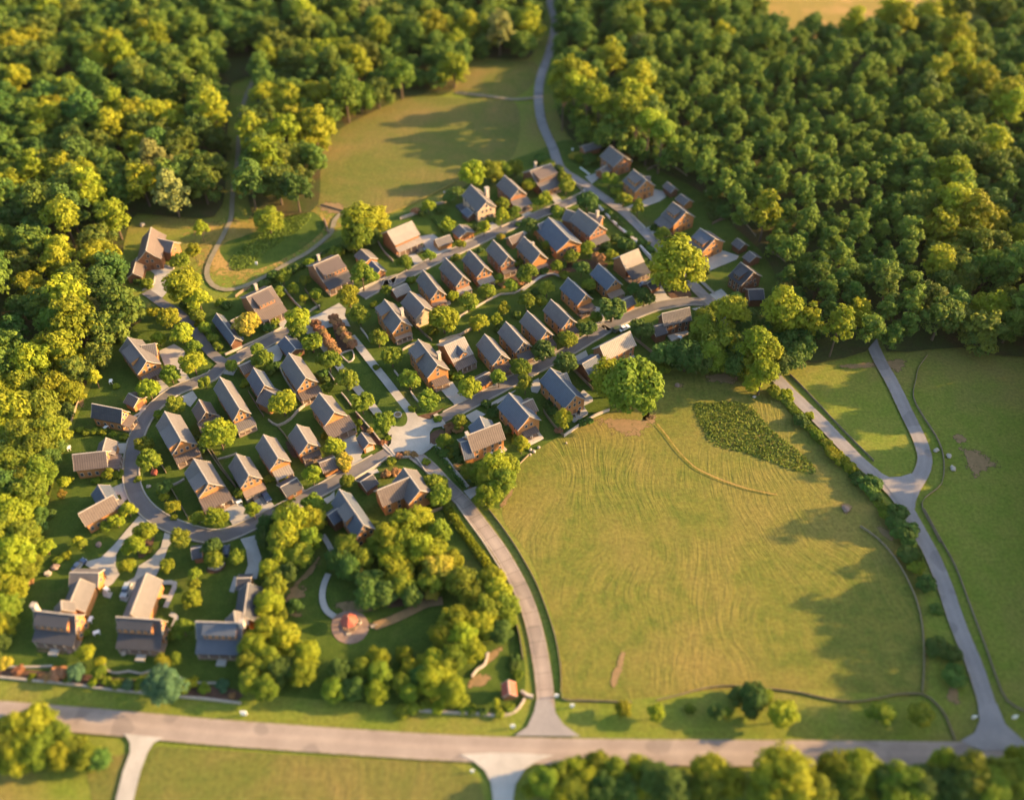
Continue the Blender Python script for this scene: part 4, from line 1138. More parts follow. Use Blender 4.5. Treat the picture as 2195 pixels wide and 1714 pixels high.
# ------------------------------------------------------------------ trees
def crown_arrays(seed, shape, lobes, cards, size, lobe=(0.24, 0.40), reach=(0.35, 0.80), ragged=0.25):
    """leaf clumps on lobes spread through a crown of radius 1; returns verts (n*4, 3) and tint per face"""
    r = np.random.RandomState(seed)
    P, N, T, SZ = [], [], [], []
    az = {'colw': 1.75, 'roundw': 1.0, 'talllw': 1.4, 'round': 0.95, 'broad': 0.78, 'tall': 1.35, 'column': 1.9, 'cone': 1.9, 'shrub': 0.62}[shape]
    for k in range(lobes):
        d = r.normal(size=3)
        d /= np.linalg.norm(d)
        if d[2] < (-0.7 if shape.endswith('w') else -0.35):
            d[2] *= -0.6
        rr = r.uniform(*reach) if k > lobes * 0.15 else r.uniform(0.0, 0.35)
        lr = r.uniform(*lobe) * (1 + ragged * r.normal() * 0.5)
        c = d * rr
        c[2] = c[2] * az
        if shape == 'cone':
            c[:2] *= max(0.12, (az - c[2]) / (1.5 * az))
            lr *= 0.75
        if shape == 'colw':
            c[:2] *= 1.0 - 0.5 * max(0, c[2] / az)
        if shape in ('tall', 'talllw'):
            c[:2] *= 1.0 - 0.28 * max(0, c[2] / az)
        m = int(cards * (lr / 0.3) ** 2)
        dd = r.normal(size=(m, 3))
        dd /= np.linalg.norm(dd, axis=1)[:, None]
        dd[:, 2] = np.where(dd[:, 2] < -0.25, -dd[:, 2] * 0.7, dd[:, 2])
        p = c + dd * lr * r.uniform(0.72, 1.2, (m, 1)) * np.array([1, 1, 0.85])
        nn = dd + r.normal(size=(m, 3)) * 0.33
        nn[:, 2] += 0.25
        P.append(p)
        N.append(nn / np.linalg.norm(nn, axis=1)[:, None])
        T.append(np.clip(np.full(m, r.uniform(0.1, 0.9)) + r.normal(size=m) * 0.14, 0, 1))
        SZ.append(np.full(m, size) * r.uniform(0.7, 1.3, m))
    P, N, T, SZ = np.concatenate(P), np.concatenate(N), np.concatenate(T), np.concatenate(SZ)
    t = np.cross(N, r.normal(size=N.shape))
    t /= np.linalg.norm(t, axis=1)[:, None]
    b = np.cross(N, t)
    t *= SZ[:, None] * 0.62
    b *= SZ[:, None]
    V = np.stack([P - t * 0.35 - b, P + t - b * 0.1, P + t * 0.2 + b, P - t - b * 0.05], 1).reshape(-1, 3)
    return V.astype(np.float32), T.astype(np.float32)


def quads_mesh(name, V, T, mat):
    nf = len(V) // 4
    me = bpy.data.meshes.new(name)
    me.vertices.add(len(V))
    me.vertices.foreach_set('co', V.ravel())
    me.loops.add(nf * 4)
    me.loops.foreach_set('vertex_index', np.arange(nf * 4, dtype=np.int32))
    me.polygons.add(nf)
    me.polygons.foreach_set('loop_start', np.arange(0, nf * 4, 4, dtype=np.int32))
    a = me.attributes.new('tint', 'FLOAT', 'FACE')
    a.data.foreach_set('value', T)
    me.update(calc_edges=True)
    me.validate()
    me.materials.append(mat)
    return me


def trunk_mesh(seed, height, r0, limbs=5):
    """tapered trunk from z=0 to height, with limbs reaching into the crown"""
    rn = random.Random(seed)
    bm = bmesh.new()

    def tube(p0, p1, a, b, seg=7):
        d = (p1 - p0).normalized()
        q = d.to_track_quat('Z', 'Y')
        rings = []
        for p, rr in ((p0, a), ((p0 + p1) / 2 + Vector((rn.uniform(-.03, .03), rn.uniform(-.03, .03), 0)), (a + b) / 2), (p1, b)):
            rings.append([bm.verts.new(p + q @ Vector((math.cos(2 * PI * k / seg) * rr, math.sin(2 * PI * k / seg) * rr, 0))) for k in range(seg)])
        for i in range(2):
            for k in range(seg):
                bm.faces.new((rings[i][k], rings[i][(k + 1) % seg], rings[i + 1][(k + 1) % seg], rings[i + 1][k]))
        bm.faces.new(rings[-1])
    tube(Vector((0, 0, -0.1)), Vector((0, 0, height)), r0, r0 * 0.5)
    for k in range(limbs):
        a = k * 2 * PI / limbs + rn.uniform(-.4, .4)
        z = height * rn.uniform(0.55, 0.95)
        ln = rn.uniform(0.4, 0.65)
        tube(Vector((0, 0, z)), Vector((math.cos(a) * ln, math.sin(a) * ln, z + ln * 0.9)), r0 * 0.42, r0 * 0.14, 5)
    me = bpy.data.meshes.new('trunk')
    bm.to_mesh(me)
    bm.free()
    me.materials.append(M['bark'])
    return me


# (crown meshes of radius 1 centred on the crown's middle; trunks scaled to match)
KINDS = {}
RAW = {}
for kind, shape, n, lobes, cards, size, stem_h, lobe, reach in (
        ('big', 'roundw', 5, 90, 90, 0.075, 1.1, (0.17, 0.34), (0.5, 0.86)), ('tall', 'tall', 3, 80, 80, 0.08, 1.9, (0.18, 0.34), (0.4, 0.84)),
        ('small', 'round', 5, 46, 62, 0.12, 1.2, (0.22, 0.36), (0.5, 0.78)), ('egg', 'tall', 3, 46, 60, 0.12, 1.6, (0.2, 0.34), (0.4, 0.8)),
        ('shrub', 'shrub', 4, 22, 60, 0.16, 0.45, (0.22, 0.40), (0.35, 0.8)), ('cone', 'cone', 2, 54, 34, 0.13, 2.1, (0.24, 0.4), (0.35, 0.8)),
        ('wood', 'talllw', 6, 92, 62, 0.085, 1.3, (0.13, 0.32), (0.4, 0.92)), ('woodround', 'roundw', 5, 86, 62, 0.085, 1.0, (0.13, 0.32), (0.45, 0.92)),
        ('pine', 'colw', 5, 70, 42, 0.11, 1.75, (0.14, 0.32), (0.3, 0.95))):
    vs_ = []
    for q in range(n):
        V, T = crown_arrays(31 * q + len(kind) * 7 + 3, shape, lobes, cards, size, lobe, reach)
        RAW.setdefault(kind, []).append((V, T))
        vs_.append((quads_mesh('crown', V, T, M['leaf']), trunk_mesh(q + 5, stem_h, 0.075 if kind not in ('small', 'egg', 'shrub') else 0.06)))
    KINDS[kind] = (vs_, stem_h)

rnd = random.Random(77)
TREES = []           # every placed plant: (root, crown radius, crown centre, look, noun)
LOOK = {'leaf_olive': 'pale olive', 'leaf_garden': 'green', 'leaf': 'green', 'leaf_yellow': 'yellow-green', 'leaf_dark': 'dark green', 'leaf_blue': 'blue-green', 'leaf_bronze': 'bronze', 'leaf_gold': 'golden', 'leaf_forest': 'green'}


def plant(kind, p, r, mat, name, squash=1.0, cat=None, group=None, stem_k=1.0):
    vs_, stem_h = KINDS[kind]
    cm, tm = rnd.choice(vs_)
    hc = stem_h * r * stem_k * squash
    rz = rnd.uniform(0, 2 * PI)
    root = empty(name, (p.x, p.y, 0.0), rz)
    c = link('crown', cm, root)
    c.location = (0, 0, hc)
    c.scale = (r, r, r * squash)
    c.material_slots[0].link = 'OBJECT'
    c.material_slots[0].material = M[mat]
    t = link('trunk', tm, root)
    t.scale = (r, r, r * stem_k * squash)
    tag(root, None, cat or 'tree', group)
    TREES.append([root, r, Vector((p.x, p.y, hc)), LOOK[mat], name, kind])
    return root


def put(pan, x, y, rp, kind='small', mat='leaf', name='garden_tree', grow=1.17, **k):
    """(x, y): middle of the crown in the photo, rp: its radius there"""
    X, Y = px(pan, x, y)
    s = PANEL[pan][2]
    grow = 1.04 if name == 'park_tree' else grow
    stem = KINDS[kind][1] * k.get('stem_k', 1.0)
    r, g = 3.0, ground(X, Y)
    for _ in range(4):
        r = rp / s / scale_at(g) * grow
        g = ground(X, Y, stem * r)
    r = max(r, 0.45)
    return plant(kind, g, r * 1.04, mat, name, **k)


G_T, G_S = 'garden trees of the village', 'garden shrubs of the village'
codes = {'g': 'leaf_garden', 'y': 'leaf_yellow', 'd': 'leaf_dark', 'b': 'leaf_blue', 'z': 'leaf_bronze', 'o': 'leaf_gold'}


def many(pan, rows, kind='small', name='garden_tree', group=G_T, cat='tree'):
    for t in rows.split(';'):
        q = t.split()
        if len(q) < 3:
            continue
        c = q[3] if len(q) > 3 else 'g'
        kd = {'s': 'shrub', 'e': 'egg', 'B': 'big', 'T': 'tall', 'c': 'cone', 'm': 'small'}.get(q[4] if len(q) > 4 else '', kind)
        nm, gp, ct = name, group, cat
        if kd == 'shrub':
            nm, gp, ct = 'shrub', G_S, 'shrub'
        put(pan, float(q[0]), float(q[1]), float(q[2]), kd, codes[c], nm, cat=ct, group=gp)


many('P1', '1710 370 62 y e;1650 555 58 y e;1530 640 72 g;1560 860 135 y B;1690 970 85 y;1680 1100 55 g;1740 1200 48 g;1810 1290 42 g;1850 1360 40 g;1310 1070 50 y;1440 1120 85 y;1555 1255 85 y;1350 1300 55 y;1645 1375 62 g;1640 1500 95 y;1450 1600 75 g;2110 1175 95 o;'
     '1880 990 45 g s;1590 1010 60 d s;1250 830 50 g s;1180 800 40 d s;1060 1290 45 d s;740 1500 65 y;810 1630 60 y e;1700 1160 40 g s;1930 1010 40 d s')
many('P2', '1265 140 82 y;985 112 28 y s;1740 85 48 g;1500 275 72 g;1345 350 38 g;1860 530 125 y;1230 610 68 g;1270 740 88 g;920 860 45 y e;1010 860 38 g s;540 925 48 y;600 900 28 y s;530 1032 36 o;1395 1055 38 y;1470 1135 58 y;1680 1230 52 g;1840 1230 88 y;1090 1165 62 y;'
     '990 1260 58 y;900 1305 42 g;390 1480 68 y;660 1430 42 y;700 1450 40 g;1230 1350 82 y;1150 1475 85 y;1080 1640 60 y;1540 1410 78 g;1810 1480 72 d;1820 1590 72 g;2010 1560 62 g;1420 1640 58 y;2140 1150 50 y;580 520 38 y;680 480 32 g s;740 500 34 g s;800 490 36 g s;870 500 34 g s;960 520 30 g s;1060 540 34 g s;'
     '820 910 36 g s;1400 970 60 d;1380 1000 40 g s;500 1580 36 g s;570 1550 36 y s;450 700 34 y;1170 900 30 g s;2030 1040 38 g s;1480 1230 30 g s;1700 560 44 d s;1720 640 40 d s;1260 1500 30 o s;340 1180 50 d s;420 1200 45 d s')
many('P3', '1635 330 75 y;1660 120 52 g;1650 210 44 g;1555 580 78 g;720 790 66 y;850 870 44 y;850 950 54 g;645 960 68 b;510 960 66 z s;270 990 34 y s;35 880 55 o s;790 1035 40 y s;1000 1050 46 g s;1090 1050 52 b s;1200 1060 54 g s;1400 1060 140 b B;1380 865 64 y;1490 840 52 g;1640 1040 46 y s;1890 1065 52 b s;1975 1150 28 z s;740 612 36 g s;'
     '255 192 40 z s;1445 645 42 g s;900 1030 40 g s;1540 1080 60 g s;420 1000 40 z s;160 930 40 z s;350 990 36 z s;580 1010 36 g s;1740 1090 44 g s;680 590 26 g s;1360 350 30 d s;1340 360 34 d s;850 250 30 o s')
many('P4', '740 25 72 g;865 148 72 y;182 340 50 g;405 200 52 g;460 295 85 g;1012 300 86 g;1160 455 88 g;1000 520 46 g;1292 650 92 g;1480 820 88 g;618 658 104 y;92 905 108 y;1432 108 66 g;1545 265 78 g;1703 468 74 g;1862 640 84 g;1062 1020 78 y;975 930 36 y s;1145 1150 64 o;1150 1200 40 o s;868 1262 70 y e;1168 1318 56 g;'
     '628 1290 38 y s;240 1420 42 g;368 1570 64 y e;880 1512 84 g;1540 1142 38 g s;2000 975 52 g;1900 1340 80 g;1950 1440 90 g;2110 1190 28 o s;1890 590 40 g s;2100 420 42 g s;1930 790 36 g s;1260 820 34 g s;1240 860 30 y s;1500 1250 40 z s;1580 1240 36 z s;2040 850 36 z s;2110 870 38 z s;2110 800 40 d s;540 1280 34 g s;490 1300 30 g s;'
     '2030 1070 46 g s;500 390 50 d s;540 350 50 d s;300 480 40 g s;740 240 40 d s;960 400 44 d s;980 450 40 d s;1850 380 40 d s;1360 880 30 z s;1610 1100 30 z s;1680 1085 30 z s;1740 1090 28 z s;1840 1150 34 g s;1470 990 24 z s;1510 950 24 g s;1720 700 34 g s;2140 1130 46 d s')
many('P6', '985 738 86 y;1075 900 76 g;542 935 95 y;672 1128 76 g;1095 555 92 g e;1190 570 46 g;420 570 58 g;510 672 46 y;608 605 46 g;700 712 48 g;602 750 36 y;505 505 42 d;395 700 46 g;1460 455 62 g;1670 388 48 g;1300 690 44 g;1870 735 40 y;1995 785 74 g;1790 930 108 y;2090 958 72 y;2150 690 60 g;1232 1090 70 g;'
     '1350 1248 82 g;1490 1450 80 g;330 560 50 d s;270 630 46 d s;300 1000 46 d s;350 960 40 g s;760 520 40 d s;1220 1340 30 g s;1640 900 40 g s;780 620 40 d s;1200 800 34 g s;1890 570 46 d s;1500 600 36 g s;640 450 44 y s;740 440 40 y s;880 360 60 g s;800 420 46 g s;1020 330 56 d s;960 300 60 d s;850 950 26 d s')
many('P6', '1060 120 140 y B;1200 90 115 y B;1060 230 110 g B;1150 210 80 d B;300 90 100 g B')
many('P7', '470 370 52 y;640 530 56 y;942 548 52 y e;742 690 40 g;1082 628 32 o;1325 535 64 d;1100 348 52 g;1092 450 54 y e;1205 420 48 g;1322 188 52 y;1460 310 56 y;1395 340 42 g;1640 200 62 g;1820 332 78 d;1585 430 58 g;1825 728 58 y;1680 798 56 g;1915 808 52 z;2015 790 48 g;1560 878 48 y;1770 900 62 d;1480 700 40 g;1312 948 80 g;1170 1040 52 g;'
     '1072 980 38 g;965 1098 56 g;682 1130 42 y;815 1190 66 g;602 1338 102 y;900 1358 68 y;1046 1332 46 y;1112 1240 50 y;1300 1180 66 g;1475 1070 62 g;1422 1170 48 g;1832 1040 54 g;2035 1258 88 d;1892 1310 50 g;1640 1500 62 g;1825 1410 68 d;680 258 54 d;640 300 46 d;720 250 46 d;1200 860 30 g s;580 400 42 d s;350 410 36 z s;420 430 34 d s;'
     '870 560 46 d s;1000 480 32 d s;1240 520 30 d s;1540 390 40 d s;1260 250 40 d s;1240 200 40 d s;1500 750 36 d s;1450 660 34 d s;1380 880 40 d s;1620 950 40 g s;2060 640 46 d s;2130 700 52 d s;1100 1030 34 z s;1250 1010 36 z s;1380 1090 36 d s;1450 920 34 d s;1700 1110 36 d s;1220 1290 34 d s;1840 1080 40 d s;1960 700 46 d s;1120 900 36 d s;1240 840 34 g s;700 800 36 g s;910 740 30 d s;300 1000 30 d s;330 990 28 g s')
many('P7', '842 95 95 y B;1012 70 80 g B;1120 60 62 g B;1205 40 62 g B')
many('P8', '920 1420 72 d;640 1518 104 d;430 608 74 d;862 655 54 g e;622 418 64 g;740 592 60 g;1070 888 58 g;765 975 66 d;632 1048 42 g;1440 1218 44 d c;1700 1455 72 d;440 250 60 d s;380 240 46 g s;320 220 40 o s;680 520 46 g s;1570 700 66 d s;1480 640 40 d s;830 1350 52 d;240 420 60 g;1640 1480 50 d s;600 690 30 d s;660 750 32 d s;'
     '720 800 30 d s;790 880 32 d s;930 960 32 d s;970 1010 32 d s;880 960 34 d s;1040 1060 30 d s;900 1100 34 d s;980 1180 34 g s;340 1130 40 z s;220 1140 36 d s;700 1060 30 d s;1560 620 50 d s;1500 720 46 d s;1010 830 40 d s;40 240 60 d s;100 290 50 g s;180 330 50 d s')
put('P8', 1210, 1160, 205, 'big', 'leaf_yellow', 'broad_tree', cat='tree')
put('Q1', 1810, 600, 210, 'big', 'leaf_garden', 'broad_tree', cat='tree')
put('Q1', 1620, 540, 150, 'big', 'leaf_yellow', 'broad_tree', cat='tree')
many('Q1', '640 1270 120 y B;690 1400 115 g B;610 1490 90 y B;860 1080 64 y e;1212 875 80 y e;212 1055 60 g;432 1310 70 g;335 890 62 g;250 940 46 z s;320 935 34 z s;895 570 68 g e;1245 390 88 d;425 610 88 y;670 520 62 g e;850 430 80 g;1052 290 84 d;1250 190 74 g;1690 430 80 y;2080 330 100 d;2050 430 74 g s;1885 108 88 d;760 1260 80 g;'
     '560 740 40 d s;620 810 44 d s;640 770 36 d s;330 1270 34 z s;740 950 46 d s;760 880 40 d s;1120 800 46 d s;1080 740 40 d s;280 450 50 d s;290 1140 46 d s;220 1150 50 d s;1370 900 36 d s;1430 880 36 d s;1180 960 30 z s;470 1350 60 b s;830 1030 44 y s;900 1100 40 y s;160 430 46 d s;690 100 46 d s;100 110 60 g s')
G_P = 'trees round the park lawn'
many('P5', '700 150 150 y;870 140 115 y;640 260 130 y;600 330 110 g;490 180 90 d;470 280 80 d;620 450 90 y;500 560 90 y;560 690 95 g;660 590 90 d;780 440 100 g;850 300 100 g;500 850 118 y;600 930 70 g;500 1080 130 y;390 1210 130 y;640 1150 120 y;340 1330 110 g;480 1320 120 g;830 1280 110 y;790 1440 120 y;600 1420 120 d;480 1560 110 g;350 1500 110 g;'
     '1110 1420 105 d;1060 1570 100 g;1280 1400 95 g;1420 1310 95 y;1440 1460 110 g;1420 1600 100 y;1230 1560 100 d;1650 1270 70 y;1700 1390 85 y;1640 1520 85 g;1700 1600 80 g;1870 1340 100 y;1900 1490 130 y;2070 1600 120 y;1780 1450 90 d;', 'big', 'park_tree', G_P)
many('P5', '1170 350 100 g T;1100 470 110 d;1190 540 110 d;1290 460 100 g;1360 690 120 d;1340 790 110 d;1480 760 110 d;1500 290 110 y T;1650 180 130 y;1780 130 110 y;1640 330 130 y;1560 450 120 y;1600 590 130 y;1640 680 110 g;1800 400 130 y;1950 240 100 g;1900 420 120 y;1940 560 130 o;1880 660 110 g;2060 480 90 y;2090 640 110 g;1720 780 90 d;720 870 70 d m;'
     '1270 600 60 o m;1890 770 60 o m;1400 370 90 g', 'big', 'park_tree', G_P)
many('Q4', '560 990 130 g;660 1100 120 g;820 960 110 y;850 1080 130 y;930 1190 120 g;780 1210 130 g;720 1340 120 y;500 1320 140 y;400 1420 120 y;560 1450 130 y;650 1560 100 y;480 1600 120 g;320 1660 110 y;420 1700 100 g;600 1260 110 g;880 1400 100 d;940 1300 80 g;350 150 85 g;370 250 90 g;300 200 70 d;800 100 120 y;830 200 100 g;760 260 100 y;900 40 90 g;700 60 90 g', 'big', 'park_tree', G_P)
# clump east of the south street
G_E = 'trees of the clump between the village and the field'
many('Q2', '1260 300 135 y T;1690 280 160 y T;1740 380 100 y T;1620 420 110 g;1480 570 135 y T;1560 640 110 y T;1430 720 110 y;1530 800 110 y T;1440 880 70 y;1160 540 140 g;1020 430 110 g;1080 640 120 g;880 660 120 d;980 700 100 d;1340 430 110 d;1450 400 120 d;1530 500 100 d;1320 600 110 d;1300 720 90 d;1210 740 50 y m;740 620 90 d m;660 740 65 g s;1040 320 80 g;1130 260 70 g m;1700 560 120 d;1770 640 110 d;1830 520 110 d;1600 720 80 g;1620 940 50 g m;1680 700 100 d', 'big', 'grove_tree', G_E)
# along the valley road hedge, in the verge and south of the bottom road
G_H = 'bushes along the lower valley road'
many('Q3', '310 540 52 y;240 540 46 g;440 750 62 d;500 700 34 y;560 860 50 g;640 920 46 g;690 1000 56 y;740 1050 50 y;830 1120 54 y;880 1200 56 d;960 1240 80 d;1010 1320 60 d;1090 1460 60 g;1180 1560 70 d;1240 1630 90 d', 'shrub', 'shrub', G_H, 'shrub')
many('Q6', '1460 150 70 d;1500 290 66 d;1530 350 50 g;1575 460 56 d;1640 600 34 d;1650 830 66 d;1720 850 56 d;1750 975 72 d;1400 40 60 d', 'shrub', 'shrub', G_H, 'shrub')
many('Q6', '368 1200 44 d;420 1200 30 g s;580 1110 70 d;500 1110 50 d s;560 1190 44 d;640 1110 50 g;755 1205 76 y;1322 1205 66 g;1553 1208 66 g;15 1200 46 y;220 1180 30 g s', 'small', 'verge_tree', 'small trees on the verge of the bottom road')
many('Q5', '1930 930 62 y;850 880 40 y c;1010 500 40 d s;1000 570 40 d s;1030 650 40 g s;960 920 40 g s;870 960 46 g s;560 930 46 g s;640 940 40 g s;740 950 40 d s;350 930 60 y s;250 900 50 g s;120 930 60 g s;40 950 60 g s', 'small', 'verge_tree', 'small trees on the verge of the bottom road')
G_B = 'trees south of the bottom road'
many('Q6', '330 1540 95 y;300 1640 90 g;750 1570 150 y;680 1650 110 g;1060 1540 95 y;1200 1530 100 y;1140 1600 100 g;1450 1640 120 g;1340 1600 90 d;1240 1690 60 y;1700 1510 85 y;1830 1580 130 g;1760 1640 120 d;2020 1570 100 g;2120 1460 64 y;2130 1600 110 g;100 1640 100 d;20 1580 90 d;440 1600 80 y;930 1660 100 g;1560 1640 110 d;1940 1650 120 g;830 1660 100 y;1640 1570 80 g', 'big', 'roadside_tree', G_B)
many('Q5', '1530 1430 90 y;1700 1390 90 g;1850 1450 100 g;1260 1560 110 g;1400 1480 90 g;1500 1620 110 g;1400 1670 90 y;2050 1430 90 y;2090 1600 90 y;1750 1600 110 d;1130 1630 60 y m;1640 1520 100 y;1950 1620 100 d', 'big', 'roadside_tree', G_B)
many('P3', '300 1330 100 y;380 1330 80 y;200 1430 130 y;100 1480 120 g;330 1470 130 y;470 1530 120 g;60 1600 130 g;200 1600 130 y;350 1620 130 g;520 1660 110 y;640 1600 100 g;740 1670 100 g;850 1690 80 d;150 1700 120 y;30 1430 90 y;420 1420 80 y', 'big', 'roadside_tree', G_B)
G_L = 'forest edge trees west of the ring road'
many('P2', '150 330 150 y;330 300 140 g;450 120 120 y;600 170 100 y;430 480 130 g;200 560 140 g;60 480 120 y;330 640 130 g;120 760 140 g;330 850 120 g;60 960 130 d;250 1030 130 g;100 1200 140 y;260 1130 90 y;60 1350 130 g;200 1400 120 g;130 1560 140 y;40 1650 120 g;260 1600 80 g;330 1300 60 d;330 1190 60 d;60 140 120 y;220 90 120 g;560 330 70 d;500 620 60 d;200 900 110 g;400 720 90 d;20 700 110 d;20 1100 110 g', 'big', 'forest_tree', G_L)
many('P3', '60 80 120 y;200 100 90 g;100 250 110 y;40 400 110 g;20 560 100 y;130 330 70 d;20 690 70 d', 'big', 'forest_tree', G_L)
for x, y, r_, c_ in ((1208, 205, 24, 'g'), (1232, 195, 26, 'y'), (1258, 215, 25, 'g'), (1285, 225, 27, 'y'), (1312, 232, 25, 'g'), (1338, 240, 27, 'y'), (1365, 262, 26, 'g'), (1392, 270, 28, 'y'), (1420, 290, 27, 'g'), (1222, 160, 26, 'y')):
    put('S', x, y, r_, 'tall', codes[c_], 'forest_tree', cat='tree', group='tall bare-stemmed trees at the edge of the eastern wood', stem_k=1.55)
# bronze pleached rows at the head of the green
for (x0, y0, x1, y1) in ((700, 970, 870, 1200), (850, 920, 1010, 1140)):
    for k in range(7):
        t = k / 6
        put('P6', x0 + (x1 - x0) * t, y0 + (y1 - y0) * t, 42, 'small', 'leaf_bronze', 'bronze_tree', cat='tree', group='bronze leaved rows at the head of the green', squash=0.9)

# ------------------------------------------------------------------ forest
FOREST = [  # outlines of the ground the forest stands on, in source pixels of the photo
    [(-90, 60), (0, -40), (300, -45), (640, -45), (1000, -45), (1140, -45), (1150, 60), (1130, 128), (1000, 128), (975, 190), (950, 205), (880, 208), (790, 248), (720, 285), (690, 330), (683, 440), (640, 462), (560, 468), (535, 440), (528, 300), (560, 180), (500, 180), (488, 290), (478, 440), (430, 470), (320, 462), (285, 470),
     (262, 560), (275, 640), (305, 690), (255, 720), (225, 780), (170, 850), (140, 950), (110, 1050), (80, 1150), (45, 1250), (15, 1350), (-60, 1420), (-90, 1420)],
    [(1215, -45), (1600, -45), (1620, 60), (1690, 110), (1850, 100), (1990, 70), (2120, 0), (2160, -45), (2420, -45), (2560, 700), (2195, 768), (2060, 748), (1900, 756), (1888, 705), (1855, 756), (1700, 782), (1660, 720), (1665, 640), (1668, 606), (1628, 538), (1572, 488), (1532, 438), (1476, 398), (1396, 362), (1326, 334), (1238, 312),
     (1205, 270), (1190, 210), (1200, 120), (1208, 60)],
    [(2290, 700), (2560, 700), (2640, 1650), (2330, 1650), (2300, 1200), (2265, 900)]]
GAPS = [[(478, 120), (580, 120), (552, 330), (522, 478), (466, 478), (474, 330)]]


def inside(poly, x, y):
    c = False
    j = len(poly) - 1
    for i in range(len(poly)):
        xi, yi = poly[i]
        xj, yj = poly[j]
        if (yi > y) != (yj > y) and x < (xj - xi) * (y - yi) / (yj - yi) + xi:
            c = not c
        j = i
    return c


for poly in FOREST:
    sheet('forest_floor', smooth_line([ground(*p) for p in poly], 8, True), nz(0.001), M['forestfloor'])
fr = random.Random(5)
cand = []
for poly in FOREST:
    W = [ground(*p) for p in poly]
    x0, x1 = min(p.x for p in W), max(p.x for p in W)
    y0, y1 = min(p.y for p in W), max(p.y for p in W)
    k = 0
    grid = {}
    sp0 = 8.6
    for _ in range(70000):
        x, y = fr.uniform(x0, x1), fr.uniform(y0, y1)
        X, Y = to_px((x, y, 0))
        if (poly is FOREST[0] and X < 240 and Y > 830) or not inside(poly, X, Y) or any(inside(g, X, Y) for g in GAPS):
            continue
        # smaller, closer trees in the middle of the eastern wood; broad crowns elsewhere
        pine = poly is FOREST[1] and X > 1400 and Y > 120 and not (X > 1950)
        sp = 6.6 if pine else 9.0
        if poly is FOREST[2]:
            sp = 11.5
        gx, gy = int(x // 12), int(y // 12)
        ok = True
        for i in (-1, 0, 1):
            for j in (-1, 0, 1):
                for q in grid.get((gx + i, gy + j), ()):
                    if (q[0] - x) ** 2 + (q[1] - y) ** 2 < sp * sp:
                        ok = False
        if ok:
            grid.setdefault((gx, gy), []).append((x, y))
            cand.append((x, y, X, Y, pine, poly is FOREST[2]))
forest = []
for x, y, X, Y, pine, off in cand:
    r = fr.uniform(3.4, 4.8) if pine else fr.uniform(5.0, 8.2)
    if fr.random() < 0.12:
        r *= 1.22
    kd = fr.choice(['pine', 'pine', 'pine', 'wood']) if pine else fr.choice(['wood', 'wood', 'woodround'])
    sk = fr.uniform(0.8, 1.15)
    tall = fr.random() < (0.34 if pine else 0.28)
    if tall:
        sk *= fr.uniform(1.25, 1.6)
        r = min(r * 1.1, 8.0)
        sk = min(sk, 15.0 / (KINDS[kd][1] * r))
    if off:
        r, kd, sk = fr.uniform(7.5, 10.0), 'wood', fr.uniform(1.2, 1.6)
    q = fr.random()
    if tall:
        q = q * 0.9 + 0.08 if fr.random() < (0.3 if pine else 0.5) else 0.6  # tall crowns turn yellow more often: sunlit treetops put into the leaf colour
    if pine and q > 0.8:
        q = 0.6 if fr.random() < 0.6 else 0.4
    mt = 'leaf_olive' if fr.random() < 0.035 else 'leaf_forest' if q < 0.52 else 'leaf_yellow' if q < 0.72 else 'leaf_dark' if q < 0.86 else 'leaf'
    hc = KINDS[kd][1] * r * sk
    U, Vv = to_px((x, y, hc))
    vis = -30 < U < IMG_W + 30 and -30 < Vv < IMG_H + 30
    forest.append((vis, r * scale_at((x, y, hc)), x, y, r, kd, sk, mt, U, Vv))
# crowns seen whole, the largest in the picture: those are trees of their own
order = sorted(range(len(forest)), key=lambda i: -(forest[i][1] if 8 < forest[i][8] < IMG_W - 8 and 8 < forest[i][9] < IMG_H else 0))
single = set(order[:262])
SV, ST = [], []
OFFV, OFFT = [], []
for i, (vis, _, x, y, r, kd, sk, mt, U, Vv) in enumerate(forest):
    if i in single:
        plant(kd, Vector((x, y, 0)), r, mt, 'forest_tree', stem_k=sk, group='forest trees around the village')
    else:
        V, T = RAW[kd][fr.randrange(len(RAW[kd]))]
        a = fr.uniform(0, 2 * PI)
        ca, sa = math.cos(a), math.sin(a)
        R = np.array([[ca, sa, 0], [-sa, ca, 0], [0, 0, 1]], np.float32)
        hc = KINDS[kd][1] * r * sk
        SV.append((V @ R) * r + np.array([x, y, hc], np.float32))
        ST.append(np.clip(T * 0.8 + (0.3 if mt == 'leaf_yellow' else -0.25 if mt == 'leaf_dark' else 0.0), 0, 1))
wood = link('woodland', quads_mesh('woodland', np.concatenate(SV).astype(np.float32), np.concatenate(ST).astype(np.float32), M['leaf_forest']))
tag(wood, 'deep forest of green and yellow-green crowns beyond the single trees', 'forest', None, 'stuff')
print('forest', len(forest), 'single', len(single), 'plants', len(TREES))


